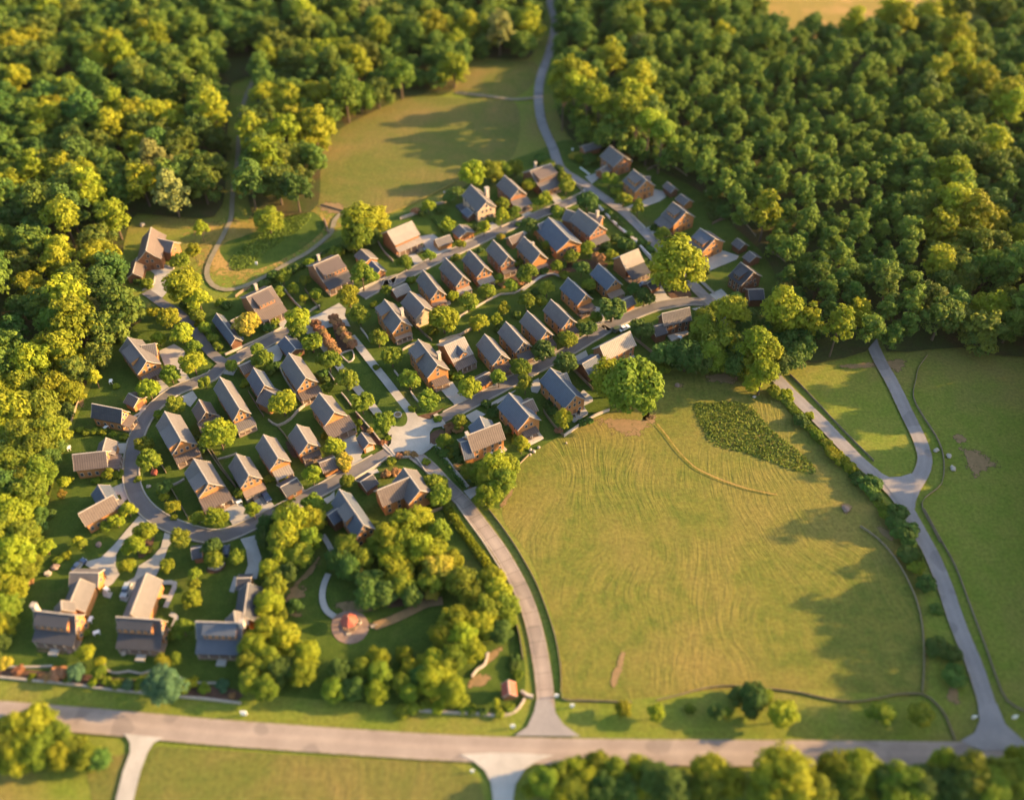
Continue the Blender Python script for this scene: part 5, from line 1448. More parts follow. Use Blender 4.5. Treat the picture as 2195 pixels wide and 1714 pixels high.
# weeds in the two wild hollows, hedges
def clump_strip(name, pts, wid, h, mat, density, size, seed, poly=None):
    r = np.random.RandomState(seed)
    P = []
    if poly is not None:
        xs, ys = [p.x for p in poly], [p.y for p in poly]
        pp = [(p.x, p.y) for p in poly]
        n = int((max(xs) - min(xs)) * (max(ys) - min(ys)) * density)
        for _ in range(n):
            x, y = r.uniform(min(xs), max(xs)), r.uniform(min(ys), max(ys))
            if inside(pp, x, y):
                P.append((x, y, abs(r.normal()) * h * 0.5 * (0.5 + 0.5 * math.sin(x * 0.5) * math.sin(y * 0.6 + 1)) + 0.15))
    else:
        ln = smooth_line(pts, 0.5)
        ns = line_normals(ln)
        for k, (p, nn) in enumerate(zip(ln, ns)):
            hh = h * (0.75 + 0.25 * math.sin(k * 0.45 + seed) + r.uniform(-.12, .12))
            for _ in range(max(2, int(density))):
                s = r.uniform(-1, 1)
                z = r.uniform(0.1, 1) ** 0.6 * hh * math.sqrt(max(0.1, 1 - s * s * 0.6))
                q = p + nn * s * wid / 2
                P.append((q.x + r.normal() * .1, q.y + r.normal() * .1, z))
    P = np.array(P)
    m = len(P)
    N = r.normal(size=(m, 3)) * 0.7 + np.array([0, 0, 0.8])
    N /= np.linalg.norm(N, axis=1)[:, None]
    t = np.cross(N, r.normal(size=(m, 3)))
    t /= np.linalg.norm(t, axis=1)[:, None]
    b = np.cross(N, t)
    s = size * r.uniform(0.7, 1.3, (m, 1))
    t, b = t * s * 0.65, b * s
    V = np.stack([P - t * 0.35 - b, P + t - b * 0.1, P + t * 0.2 + b, P - t - b * 0.05], 1).reshape(-1, 3)
    T = np.clip(0.5 + 0.35 * np.sin(P[:, 0] * 0.21 + seed) * np.cos(P[:, 1] * 0.17) + r.normal(size=m) * 0.15, 0, 1)
    return link(name, quads_mesh(name, V.astype(np.float32), T.astype(np.float32), M[mat]))


for k, pts in enumerate((pl('Q2', 940, 1080, 1000, 1040, 1100, 1050, 1200, 1030, 1380, 1050, 1480, 1130, 1600, 1270, 1720, 1370, 1850, 1470, 1960, 1580, 1960, 1650, 1800, 1620, 1600, 1550, 1400, 1480, 1230, 1440, 1100, 1400, 1040, 1320, 980, 1200),
                         pl('Q7', 250, 1250, 330, 1160, 480, 1050, 620, 970, 700, 960, 720, 1000, 620, 1090, 480, 1180, 380, 1260, 320, 1300, 260, 1290))):
    o = clump_strip('weeds', None, 0, 0.5, 'weed', 7.0, 0.42, 40 + k, smooth_line(pts, 4, True))
    tag(o, ('tall wild weeds filling the hollow at the edge of the big field', 'tall wild weeds filling the hollow inside the farm track bend')[k], 'weeds', None, 'stuff')
G_HG = 'clipped and wild hedges'


def hedge(pan, xy, wid, h, mat, label, seed=1):
    o = clump_strip('hedge', pl(pan, *xy), wid, h, mat, 22 * wid * (h + 0.4) / 2.4, 0.38, seed)
    tag(o, label, 'hedge', G_HG)


hedge('Q4', (420, 340, 460, 400, 520, 490, 580, 580, 650, 670, 720, 770, 790, 860, 840, 920), 2.4, 2.2, 'leaf_yellow', 'long yellow-green hedge beside the entrance road above the park', 3)
hedge('Q4', (360, 230, 400, 310, 450, 370), 2.6, 2.4, 'leaf', 'short thick hedge between the corner house and the entrance road', 4)
hedge('P1', (1590, 1020, 1660, 1110, 1740, 1210, 1810, 1300, 1880, 1370), 2.4, 2.2, 'leaf', 'dark hedge along the lane below the long skylit garage', 5)
hedge('Q1', (130, 1110, 210, 1220, 300, 1340, 390, 1460), 1.2, 1.1, 'leaf_dark', 'low dark hedge along the entrance road by the paved square', 6)
hedge('P7', (500, 470, 560, 540, 600, 590), 1.0, 1.3, 'leaf_dark', 'clipped hedge between two lawns behind the concrete yard', 7)
hedge('Q3', (200, 500, 300, 580, 420, 720, 540, 850, 650, 970, 760, 1080, 880, 1200, 990, 1330, 1080, 1450, 1170, 1570, 1230, 1660), 3.2, 1.7, 'leaf', 'wild hedge line between the big field and the lower valley road', 14)
hedge('P8', (560, 670, 660, 770, 740, 850), 1.0, 1.1, 'leaf_dark', 'clipped hedge along the valley road by the corner house', 8)
hedge('P8', (880, 940, 960, 1030, 1020, 1100), 1.0, 1.1, 'leaf_dark', 'clipped hedge along the valley road above the yellow tree', 9)
hedge('P2', (1280, 1780, 1290, 1790, 1300, 1800), 0.6, 0.6, 'leaf_dark', 'tiny clipped hedge beside the middle farmhouse drive', 10)
hedge('P6', (230, 690, 380, 590, 560, 500, 720, 410, 900, 330), 2.0, 1.8, 'leaf_dark', 'wild hedge between the farm track and the north side gardens', 11)
hedge('P4', (560, 1560, 640, 1520, 720, 1470), 1.8, 1.0, 'leaf', 'low rounded hedge beside the dark garage on the south bend', 12)

# ------------------------------------------------------------------ fences and garden walls
def fence(pan, xy, label, h=1.1, wd=0.13, mat='fence', name='fence', cat='fence', group=None, seed=1, post=True):
    ln = smooth_line(pl(pan, *xy), 2.5)
    if mat == 'fence' and 'field' in label + ('field' if 'meadow' in label or 'valley road' in label else ''):
        h, wd = 0.75, 0.13
    o = link(name, wall_mesh(name, ln, wd, h, M[mat], 0.04 if mat == 'fence' else 0.08, seed))
    tag(o, label, cat, group)


G_F, G_W = 'timber fences', 'low garden walls'
fence('P2', (695, 190, 650, 300, 600, 440, 545, 570, 510, 700, 465, 890), 'long timber fence along the forest edge west of the ring road', group=G_F)
fence('P2', (365, 1230, 330, 1340, 280, 1530), 'timber fence at the forest edge below the slanting tan-roofed cottage', group=G_F)
fence('P3', (215, 160, 170, 280, 110, 440, 60, 600, 15, 770), 'timber fence at the forest edge beside the white-chimney farmhouse', group=G_F)
fence('P3', (40, 910, 250, 915, 450, 905), 'low pale wall edging the lawn before the white-chimney farmhouse', 0.7, 0.4, 'stone', 'garden_wall', 'wall', G_W)
fence('P3', (890, 890, 930, 950, 1010, 965, 1100, 950, 1200, 970, 1290, 940), 'crooked low wall edging the middle farmhouse lawn', 0.7, 0.4, 'stone', 'garden_wall', 'wall', G_W)
fence('P3', (1530, 1000, 1640, 1045, 1840, 1050), 'low wall edging the blue-roofed farmhouse lawn', 0.7, 0.4, 'stone', 'garden_wall', 'wall', G_W)
fence('P3', (0, 1000, 300, 1030, 600, 1060, 900, 1100, 1200, 1130, 1500, 1160, 1800, 1190, 2050, 1220), 'long roadside wall along the bottom road below the three farmhouses', 0.8, 0.45, 'stone', 'garden_wall', 'wall', G_W)
fence('Q5', (190, 950, 400, 965, 650, 975, 850, 995, 960, 980, 1040, 930, 1090, 850), 'curved roadside wall ending beside the red-roofed kiosk', 0.9, 0.45, 'stone', 'garden_wall', 'wall', G_W)
fence('Q5', (1060, 790, 1110, 825, 1160, 835), 'short stone gateway wall on the park side of the entrance road', 1.2, 0.6, 'pale_stone', 'garden_wall', 'wall', G_W)
fence('Q4', (1005, 1310, 1040, 1420, 1060, 1540, 1075, 1640), 'pale fence between the park trees and the entrance road', 1.1, 0.15, group=G_F)
fence('Q4', (720, 285, 800, 390, 900, 520, 1010, 680, 1110, 850, 1190, 1000, 1250, 1150, 1300, 1290, 1340, 1420, 1370, 1560, 1395, 1700), 'long sunlit fence between the entrance road and the big field', 1.4, 0.2, group=G_F)
fence('Q5', (1330, 240, 1370, 420, 1390, 560, 1400, 700, 1410, 850, 1560, 862, 1800, 872, 2000, 880), 'fence round the bottom corner of the big field', 1.3, 0.18, group=G_F)
fence('Q6', (20, 1130, 150, 1100, 300, 1060, 460, 1045, 640, 1060, 850, 1085, 1000, 1120, 1150, 1140, 1300, 1120, 1420, 1095, 1560, 1095, 1640, 1150, 1700, 1230, 1750, 1360), 'curving fence between the big field and the bottom verge', 1.3, 0.18, group=G_F)
fence('Q6', (1560, 1080, 1570, 900, 1560, 700, 1530, 560, 1470, 420, 1400, 300, 1300, 190, 1200, 120), 'fence along the shaded side of the big field by the lower valley road', 1.2, 0.16, group=G_F)
fence('Q3', (340, 380, 450, 490, 600, 650, 760, 820, 900, 960, 1000, 1060), 'dark fence between the valley road and the wedge-shaped meadow', 1.3, 0.2, group=G_F)
fence('Q3', (1420, 230, 1350, 330, 1330, 420, 1310, 560, 1400, 730, 1480, 850, 1530, 960, 1550, 1080, 1530, 1240, 1400, 1350, 1380, 1430, 1450, 1560, 1520, 1700), 'dark winding fence along the far meadow beyond the branch road', 1.3, 0.2, group=G_F)
fence('Q6', (1570, 20, 1650, 170, 1750, 350, 1830, 560, 1920, 800, 1990, 1000, 2050, 1130, 2150, 1190), 'dark fence beside the valley road down to the bottom junction', 1.3, 0.2, group=G_F)
fence('Q1', (1225, 1015, 1320, 950, 1420, 880, 1520, 830, 1610, 795), 'pale wall between the two-patio house garden and the field', 1.2, 0.35, 'trim', 'garden_wall', 'wall', G_W)
fence('Q1', (1220, 1010, 1150, 940, 1080, 850, 1050, 800), 'fence between the white-terrace and two-patio gardens', 1.3, group=G_F)
fence('Q1', (750, 1390, 800, 1310, 860, 1240, 930, 1170), 'fence edging the tan-fronted house garden at the field', 1.2, group=G_F)
fence('Q1', (1290, 440, 1380, 530, 1470, 620), 'fence between the two-patio house and the pale-ribbed-roof house', 1.4, group=G_F)
fence('Q1', (1820, 185, 1900, 250, 2000, 330), 'fence behind the pale-ribbed-roof house towards the clump', 1.4, group=G_F)
fence('Q1', (150, 1090, 230, 1210, 320, 1330, 410, 1440), 'pale low wall along the entrance road by the tan-fronted house', 0.9, 0.35, 'trim', 'garden_wall', 'wall', G_W)
fence('Q4', (510, 330, 560, 400, 640, 510, 720, 620, 800, 740, 880, 870), 'pale low wall between the hedge and the entrance road', 0.7, 0.3, 'trim', 'garden_wall', 'wall', G_W)
fence('Q4', (240, 420, 320, 385, 400, 360), 'fence closing the corner house garden above the park', 1.4, 0.16, group=G_F)
fence('Q5', (760, 490, 780, 460, 750, 560, 690, 600, 640, 660), 'crooked pale retaining wall at the park corner', 0.8, 0.5, 'pale_stone', 'garden_wall', 'wall', G_W)
fence('P2', (1310, 675, 1360, 760, 1415, 850), 'pale fence beside the big cottage inside the ring bend', 1.3, 0.18, group=G_F)
fence('P2', (1460, 985, 1530, 1110, 1605, 1245), 'pale fence west of the forecourt cottage', 1.3, 0.18, group=G_F)
fence('P2', (1770, 660, 1860, 790, 1950, 910, 2010, 980), 'fence between the forecourt cottage and the arched-window cottage', 1.3, 0.18, group=G_F)
fence('P2', (1440, 965, 1500, 945, 1570, 905), 'short low wall by the forecourt cottage', 0.8, 0.35, 'stone', 'garden_wall', 'wall', G_W)
fence('P4', (330, 560, 390, 660, 460, 770), 'fence right of the white-railed porch cottage', 1.3, 0.16, group=G_F)
fence('P4', (580, 330, 640, 450, 700, 540, 770, 640), 'pale fence beside the tall cottage facing the green', 1.5, 0.25, 'trim', group=G_F)
fence('P4', (830, 660, 740, 730, 690, 790, 580, 850, 500, 800), 'winding stone wall behind the broad cottage with ribbed lean-to', 1.0, 0.4, 'stone', 'garden_wall', 'wall', G_W)
fence('P4', (580, 860, 640, 930, 720, 1050, 830, 1170), 'fence between the small fenced cottage and its striped-porch neighbour', 1.3, 0.16, group=G_F)
fence('P4', (20, 1060, 90, 1180, 180, 1310, 230, 1380), 'fence left of the arched-window cottage', 1.3, 0.16, group=G_F)
fence('P4', (70, 1130, 160, 1110, 230, 1080), 'low wall on the sunny lawn above the arched-window cottage', 0.7, 0.3, 'stone', 'garden_wall', 'wall', G_W)
fence('P4', (130, 245, 230, 200, 340, 150, 440, 105, 540, 55, 610, 15), 'pale roadside wall below the shed-dormer porch house', 0.9, 0.35, 'trim', 'garden_wall', 'wall', G_W)
fence('P4', (1240, 730, 1310, 810, 1380, 890, 1450, 980), 'pale wall along the west walk near the paved square', 0.8, 0.35, 'pale_stone', 'garden_wall', 'wall', G_W)
fence('P4', (1120, 570, 1170, 630, 1220, 700), 'low pale wall between the broad cottage and the west walk', 0.8, 0.35, 'pale_stone', 'garden_wall', 'wall', G_W)
fence('P4', (1010, 390, 1050, 450, 1080, 490), 'low pale wall by the two round trees west of the green', 0.8, 0.35, 'pale_stone', 'garden_wall', 'wall', G_W)
fence('P4', (1230, 1300, 1330, 1240, 1440, 1170, 1530, 1110, 1580, 1120, 1680, 1115, 1760, 1130, 1830, 1230, 1900, 1290), 'curved pale wall round the corner house garden at the paved square', 0.8, 0.35, 'trim', 'garden_wall', 'wall', G_W)
fence('P6', (1085, 1010, 1130, 1070, 1170, 1130), 'low pale wall by the east walk at the head of the green', 0.8, 0.4, 'pale_stone', 'garden_wall', 'wall', G_W)
fence('P6', (1370, 1370, 1400, 1410, 1430, 1440), 'low pale wall by the east walk near the chimney cottage', 0.8, 0.4, 'pale_stone', 'garden_wall', 'wall', G_W)
fence('P6', (1510, 1550, 1550, 1610, 1580, 1640), 'low pale wall by the east walk nearest the paved square', 0.8, 0.4, 'pale_stone', 'garden_wall', 'wall', G_W)
fence('P6', (1530, 970, 1620, 1060, 1690, 1120), 'fence between the cream-gabled cottage and the lower row', 1.3, 0.16, group=G_F)
fence('P6', (1440, 1195, 1540, 1140, 1600, 1120), 'low wall behind the chimney cottage at the foot of the green', 0.9, 0.3, 'stone', 'garden_wall', 'wall', G_W)
fence('P6', (1750, 1130, 1850, 1090, 1930, 1070, 2020, 1020), 'grey fence behind the diamond-dormer cottage', 1.2, 0.2, 'trim', group=G_F)
fence('P6', (420, 660, 480, 740, 530, 800, 580, 850), 'pale fence across the gardens right of the shed-dormer porch house', 1.3, 0.3, 'trim', group=G_F)
fence('P6', (610, 680, 680, 780, 740, 850), 'thin dark fence left of the clerestory house porch', 1.2, 0.12, group=G_F)
fence('P6', (650, 870, 700, 840, 740, 820), 'short pale fence at the lawn below the clerestory house', 1.0, 0.2, 'trim', group=G_F)
fence('P6', (20, 745, 80, 700, 150, 660), 'fence behind the shed-dormer porch house', 1.2, 0.16, group=G_F)
fence('P6', (530, 510, 620, 460, 700, 410, 760, 380), 'fence behind the clerestory house', 1.2, 0.16, group=G_F)
fence('P6', (1070, 690, 1160, 645, 1245, 610), 'roadside wall below the leafy garden of the clerestory house', 0.9, 0.3, 'trim', 'garden_wall', 'wall', G_W)
fence('P6', (1200, 215, 1240, 290, 1290, 370, 1360, 440), 'curving pale wall left of the tan-roofed barn house', 1.0, 0.25, 'stone', 'garden_wall', 'wall', G_W)
fence('P6', (2040, 250, 2110, 220, 2180, 190), 'roadside fence right of the gabled garage', 1.0, 0.2, 'trim', group=G_F)
fence('P6', (1880, 950, 1930, 910, 1990, 870), 'low pale wall in the garden behind the third round tree', 0.8, 0.35, 'trim', 'garden_wall', 'wall', G_W)
fence('P7', (230, 480, 320, 450, 400, 420), 'stack-sided wall behind the barn house lawn', 1.3, 0.5, 'stone', 'garden_wall', 'wall', G_W)
fence('P7', (510, 360, 560, 350, 620, 335), 'stone wall at the field edge left of the thick-chimney cottage', 1.0, 0.6, 'stone', 'garden_wall', 'wall', G_W)
fence('P7', (870, 1230, 960, 1180, 1080, 1120, 1200, 1110, 1280, 1060, 1350, 1010), 'stone wall following the winding garden path', 0.8, 0.35, 'trim', 'garden_wall', 'wall', G_W)
fence('P7', (700, 1340, 750, 1300, 810, 1260), 'pale wall beside the big round tree in the shared garden', 0.8, 0.35, 'trim', 'garden_wall', 'wall', G_W)
fence('P7', (740, 1470, 800, 1430, 870, 1400), 'grey fence above the third cottage of the lower row', 1.1, 0.2, 'trim', group=G_F)
fence('P7', (830, 985, 880, 1030, 920, 1070), 'fence beside the pale-porch cottage in the north row', 1.2, 0.14, group=G_F)
fence('P7', (1090, 550, 1190, 505, 1290, 460), 'roadside fence right of the thick-chimney cottage drive', 0.9, 0.2, 'trim', group=G_F)
fence('P7', (1620, 95, 1690, 150, 1750, 210, 1790, 255), 'pale fence by the valley road in front of the top corner clerestory house', 1.0, 0.25, 'trim', group=G_F)
fence('P8', (530, 650, 610, 740, 700, 830, 800, 910), 'long white fence along the corner house lawn by the valley road', 1.1, 0.25, 'white', group=G_F)
fence('P8', (840, 950, 900, 1010, 960, 1070, 1020, 1130), 'white fence along the valley road beside the dark-porched house', 1.1, 0.25, 'white', group=G_F)
fence('P8', (810, 730, 860, 780, 910, 835), 'pale fence left of the sloping-porch house walk', 0.9, 0.2, 'trim', group=G_F)
fence('P8', (980, 890, 1030, 940, 1080, 980), 'pale fence above the yellow tree beside the valley road', 0.9, 0.2, 'trim', group=G_F)
fence('P8', (1410, 1290, 1460, 1340, 1515, 1390), 'pale fence below the big yellow tree at the eyebrow-dormer house', 0.9, 0.2, 'trim', group=G_F)
fence('P8', (940, 340, 1020, 310, 1110, 290, 1180, 330, 1280, 400), 'timber fence at the forest edge behind the orange-walled house', 1.3, group=G_F)
fence('P8', (1480, 540, 1540, 590, 1610, 650), 'timber fence at the forest edge behind the sloping-porch house', 1.3, 0.2, group=G_F)
fence('P8', (1490, 800, 1600, 750, 1690, 740, 1760, 790, 1860, 910), 'timber fence at the forest edge behind the panel-dormer house', 1.3, group=G_F)
fence('P8', (1940, 1010, 2020, 1060, 2110, 1130), 'timber fence at the forest edge behind the eyebrow-dormer house', 1.3, group=G_F)
fence('P8', (640, 390, 720, 370, 790, 345), 'fence between the two topmost houses east of the valley road', 1.3, group=G_F)
fence('P8', (370, 320, 410, 350, 450, 380), 'white low fence by the valley road below the lone shed', 0.8, 0.2, 'white', group=G_F)
fence('P1', (640, 1440, 660, 1520), 'white stakes fence among the forest edge trees', 1.6, 0.2, 'white', group=G_F)
fence('P1', (1390, 680, 1480, 700), 'low pale wall in front of the brown forest-edge house', 0.8, 0.5, 'pale_stone', 'garden_wall', 'wall', G_W)
fence('P1', (1210, 885, 1280, 860, 1310, 820, 1320, 760), 'curved pale kerb wall round the brown house front lawn', 0.5, 0.4, 'pale_stone', 'garden_wall', 'wall', G_W)
fence('Q7', (800, 1010, 815, 1050, 825, 1090), 'wooden gate fence across the farm track corner', 1.3, 0.5, 'timber', group=G_F)
fence('Q7', (780, 920, 850, 940, 920, 960), 'hurdle fence at the corner of the north field', 1.3, 0.4, 'fence', group=G_F)
fence('P5', (-10, 545, 40, 560, 90, 545, 125, 505), 'curved pale seat wall below the south bend', 0.7, 0.6, 'pale_stone', 'garden_wall', 'wall', G_W)
fence('P4', (1110, 235, 1160, 215, 1210, 205, 1225, 270, 1180, 305, 1110, 240), 'stone rim of the planted bed at the south end of the bronze rows', 0.5, 0.4, 'pale_stone', 'garden_wall', 'wall', G_W)
fence('P4', (1455, 975, 1480, 1000, 1540, 1060, 1575, 1105), 'pale footbridge parapet beside the paved square', 0.7, 0.4, 'pale_stone', 'garden_wall', 'wall', G_W)

# ------------------------------------------------------------------ round stone planter on the green
def ring_mesh(name, r0, r1, h, mat, n=28):
    vs, fs = [], []
    for k in range(n):
        c, s = math.cos(2 * PI * k / n), math.sin(2 * PI * k / n)
        vs += [(r1 * c, r1 * s, -0.1), (r1 * c, r1 * s, h), (r0 * c, r0 * s, h), (r0 * c, r0 * s, -0.1)]
    for k in range(n):
        a, b = 4 * k, 4 * ((k + 1) % n)
        for j in range(4):
            fs.append((a + j, b + j, b + (j + 1) % 4, a + (j + 1) % 4))
    return mesh_of(name, vs, fs, mat)


p = at('P4', 1598, 760)
ro = empty('planter', (p.x, p.y, 0))
tag(ro, 'round stone ring planter on the tip of the green', 'planter')
link('rim', ring_mesh('rim', 1.0, 1.35, 0.9, M['pale_stone']), ro)
link('soil', mesh_of('soil', [(1.1 * math.cos(a * PI / 8), 1.1 * math.sin(a * PI / 8), 0.78) for a in range(16)], [tuple(range(16))], M['soil']), ro)

# ------------------------------------------------------------------ gazebo in the park, kiosk by the entrance
p = at('P5', 1190, 1035)
gz = empty('gazebo', (p.x, p.y, 0))
tag(gz, 'small gazebo with pointed red roof on a round gravel circle in the park', 'gazebo')
LAND.append((Vector((p.x, p.y, 0)), 'red-roofed gazebo'))
R_, n_ = 2.35, 8
vs = [(R_ * math.cos(k * PI / 4), R_ * math.sin(k * PI / 4), 2.6) for k in range(8)] + [(1.0 * math.cos(k * PI / 4), 1.0 * math.sin(k * PI / 4), 3.6) for k in range(8)] + [(0, 0, 4.7)]
fs = [(k, (k + 1) % 8, 8 + (k + 1) % 8, 8 + k) for k in range(8)] + [(8 + k, 8 + (k + 1) % 8, 16) for k in range(8)] + [tuple(range(7, -1, -1))]
rf = link('roof', mesh_of('roof', vs, fs, M['roof_red']), gz)
link('finial', box_mesh('finial', -0.08, 0.08, -0.08, 0.08, 4.6, 5.3, M['trim']), rf)
pm_ = box_mesh('post', -0.1, 0.1, -0.1, 0.1, 0.2, 2.6, M['timber'])
for k in range(8):
    o = link('post', pm_, gz)
    o.location = (1.95 * math.cos(k * PI / 4), 1.95 * math.sin(k * PI / 4), 0)
link('platform', mesh_of('platform', [(2.15 * math.cos(k * PI / 4), 2.15 * math.sin(k * PI / 4), z) for z in (0, 0.5) for k in range(8)],
                         [tuple(range(7, -1, -1)), tuple(range(8, 16))] + [(k, (k + 1) % 8, 8 + (k + 1) % 8, 8 + k) for k in range(8)], M['timber']), gz)
link('steps', box_mesh('steps', -0.6, 0.6, -3.0, -2.1, 0, 0.4, M['stone']), gz)
p = at('P5', 1270, 1010)
bn = empty('bin', (p.x, p.y, 0))
tag(bn, 'round pale planter tub beside the red gazebo', 'tub')
link('rim', ring_mesh('rim', 0.5, 0.65, 0.95, M['pale_stone'], 16), bn)
link('soil', mesh_of('soil', [(0.55 * math.cos(a * PI / 8), 0.55 * math.sin(a * PI / 8), 0.85) for a in range(16)], [tuple(range(16))], M['soil']), bn)
garage('Q5', (950, 685), (962, 800), 'little kiosk with red roof at the mouth of the entrance road', half=1.9, R=None, ze=2.6, zr=4.2, name='kiosk', cat='kiosk', roof='roof_red', wall='wall_brick', gd=0, nick='red-roofed kiosk')

# benches and play beam in the park
def bench(pan, x, y, ang, label, mat='timber'):
    p = at(pan, x, y)
    o = empty('bench', (p.x, p.y, 0), ang)
    tag(o, label, 'bench', 'benches')
    link('seat', box_mesh('seat', -0.95, 0.95, -0.25, 0.25, 0.42, 0.5, M[mat]), o)
    link('backrest', box_mesh('backrest', -0.95, 0.95, 0.22, 0.3, 0.55, 1.0, M[mat]), o)
    lm = box_mesh('leg', -0.06, 0.06, -0.22, 0.3, 0, 0.418, M['stone'])
    for s in (-1, 1):
        q = link('leg', lm, o)
        q.location = (s * 0.75, 0, 0)


bench('P5', 1640, 795, 0.1, 'reddish bench in the shade of the park trees', 'roof_red')
bench('P5', 1340, 875, -0.5, 'pale bench on bare earth above the gazebo', 'trim')
bench('P5', 1400, 1045, 0.2, 'pale bench where the dirt path meets the gravel circle', 'trim')
bench('P4', 1190, 1170, 0.6, 'weathered bench below the bronze rows of the green')
bench('P6', 1430, 1410, 0.6, 'bench by the chimney cottage beside the east walk')


# ------------------------------------------------------------------ vehicles
def car_mesh(name, L_, W_, H_, prof, w0, w1, mat):
    """side profile (x, z) skinned across the width with tumblehome"""
    k = len(prof)
    vs = []
    for s in (-1, 1):
        for x, z in prof:
            ww = (w0 if z < 0.95 else w1) / 2
            vs.append((x, s * ww, z))
    fs = [(i, (i + 1) % k, k + (i + 1) % k, k + i) for i in range(k)] + [tuple(range(k)), tuple(range(2 * k - 1, k - 1, -1))]
    me = mesh_of(name, vs, fs, mat)
    return me


PAINT = {}


def paint(c):
    key = tuple(c)
    if key not in PAINT:
        m, n, l, b = new_mat('car_paint', c, 0.3, 0.6)
        b.inputs['Coat Weight'].default_value = 0.5
        PAINT[key] = m
    return PAINT[key]


WHEEL = None


def car(pan, x0, y0, x1, y1, col, label, suv=False):
    """(x0, y0) to (x1, y1): direction from tail to nose"""
    global WHEEL
    a, b = at(pan, x0, y0), at(pan, x1, y1)
    d = (b - a).normalized()
    m = (a + b) / 2
    o = empty('parked_car', (m.x, m.y, 0.42), math.atan2(d.y, d.x))
    tag(o, label, 'car', 'cars parked on the drives')
    hb = 1.08 if suv else 0.95
    body = [(-2.25, 0.35), (-2.3, 0.75), (-2.2, hb), (1.0, hb - 0.02), (2.1, hb - 0.16), (2.28, 0.7), (2.2, 0.35)]
    top = 1.72 if suv else 1.45
    cab = [(-2.1 if suv else -1.7, hb + 0.003), (-1.95 if suv else -1.15, top - 0.05), (0.15, top), (1.05, hb + 0.003)]
    P_ = paint(col)
    bd = link('body', car_mesh('body', 4.5, 1.8, 1.5, body, 1.82, 1.74, P_), o)
    cb = link('cabin', car_mesh('cabin', 4.5, 1.8, 1.5, cab, 1.6, 1.5, M['glass']), o)
    link('roof', box_mesh('roof', cab[1][0] + 0.05, 0.2, -0.72, 0.72, top + 0.004, top + 0.05, P_), o)
    if WHEEL is None:
        n = 14
        vs = [(0.33 * math.cos(2 * PI * k / n), s, 0.33 * math.sin(2 * PI * k / n)) for s in (-0.11, 0.11) for k in range(n)]
        WHEEL = mesh_of('wheel', vs, [tuple(range(n)), tuple(range(2 * n - 1, n - 1, -1))] + [(k, (k + 1) % n, n + (k + 1) % n, n + k) for k in range(n)], M['tyre'])
    for sx in (-1.4, 1.35):
        for sy in (-0.84, 0.84):
            q = link('wheel', WHEEL, o)
            q.location = (sx, sy, 0.33)
    hl_ = box_mesh('headlight', -0.04, 0.05, -0.2, 0.2, -0.07, 0.07, M['white'])
    for sy in (-0.62, 0.62):
        q = link('headlight', hl_, o)
        q.location = (2.2, sy, 0.74)


car('P3', 660, 80, 705, 35, (0.03, 0.05, 0.10), 'dark blue car parked behind the white-chimney farmhouse')
car('P3', 1100, 230, 1060, 320, (0.30, 0.31, 0.30), 'grey utility car beside the middle farmhouse wing', True)
car('P4', 385, 1470, 425, 1530, (0.025, 0.03, 0.04), 'black car below the arched-window cottage, nearer the ring road')
car('P4', 460, 1430, 505, 1490, (0.03, 0.04, 0.07), 'dark blue car below the arched-window cottage, beside the lawn')
car('P2', 1925, 1580, 1935, 1480, (0.03, 0.04, 0.06), 'dark van-like car in the bed below the south bend', True)
car('P6', 1570, 372, 1620, 355, (0.02, 0.025, 0.02), 'dark car beside the tan-roofed barn house')
car('Q1', 1660, 130, 1700, 105, (0.05, 0.07, 0.04), 'dark green car on the south street drive behind the pale-ribbed roof', True)
car('Q1', 1715, 120, 1755, 100, (0.65, 0.66, 0.66), 'white car on the south street drive behind the pale-ribbed roof')
car('P4', 1130, 890, 1200, 850, (0.06, 0.06, 0.07), 'dark car under the front porch of the broad cottage')
car('P8', 880, 1330, 930, 1310, (0.10, 0.10, 0.12), 'grey car beside the dark-porched house')
car('P6', 60, 1120, 20, 1130, (0.05, 0.05, 0.06), 'dark car by the long skylit garage')

# ------------------------------------------------------------------ patios and small garden things
def patio(pan, xy, label, h=0.62, mat='concrete'):
    pts = pl(pan, *xy)
    k = len(pts)
    vs = [(q.x, q.y, 0) for q in pts] + [(q.x, q.y, h) for q in pts]
    me = mesh_of('patio', vs, [tuple(range(k)), tuple(range(k, 2 * k))] + [(i, (i + 1) % k, k + (i + 1) % k, k + i) for i in range(k)], M[mat])
    tag(link('patio', me), label, 'patio', 'raised garden patios')


patio('Q1', (880, 1050, 1010, 980, 1050, 1030, 920, 1100), 'white-slabbed terrace at the field corner', mat='pale_stone')
patio('Q1', (1270, 830, 1390, 760, 1430, 820, 1300, 890), 'concrete patio at the gable of the two-patio house')
patio('Q2', (715, 480, 880, 440, 905, 460, 750, 530), 'white patio behind the dark house at the end of the south street', mat='pale_stone')
patio('Q1', (1710, 350, 1800, 310, 1830, 350, 1750, 400), 'grey rounded patio behind the pale-ribbed-roof house')
patio('P7', (700, 370, 760, 350, 860, 470, 810, 490), 'blue-grey deck at the side of the thick-chimney cottage', 0.8, 'roof_blue')
patio('Q1', (560, 1160, 700, 1090, 740, 1130, 600, 1210), 'stone patio before the tan-fronted house', mat='stone')
patio('P6', (1730, 830, 1840, 780, 1850, 800, 1750, 850), 'pale patio slab of the patio cottage', mat='pale_stone')


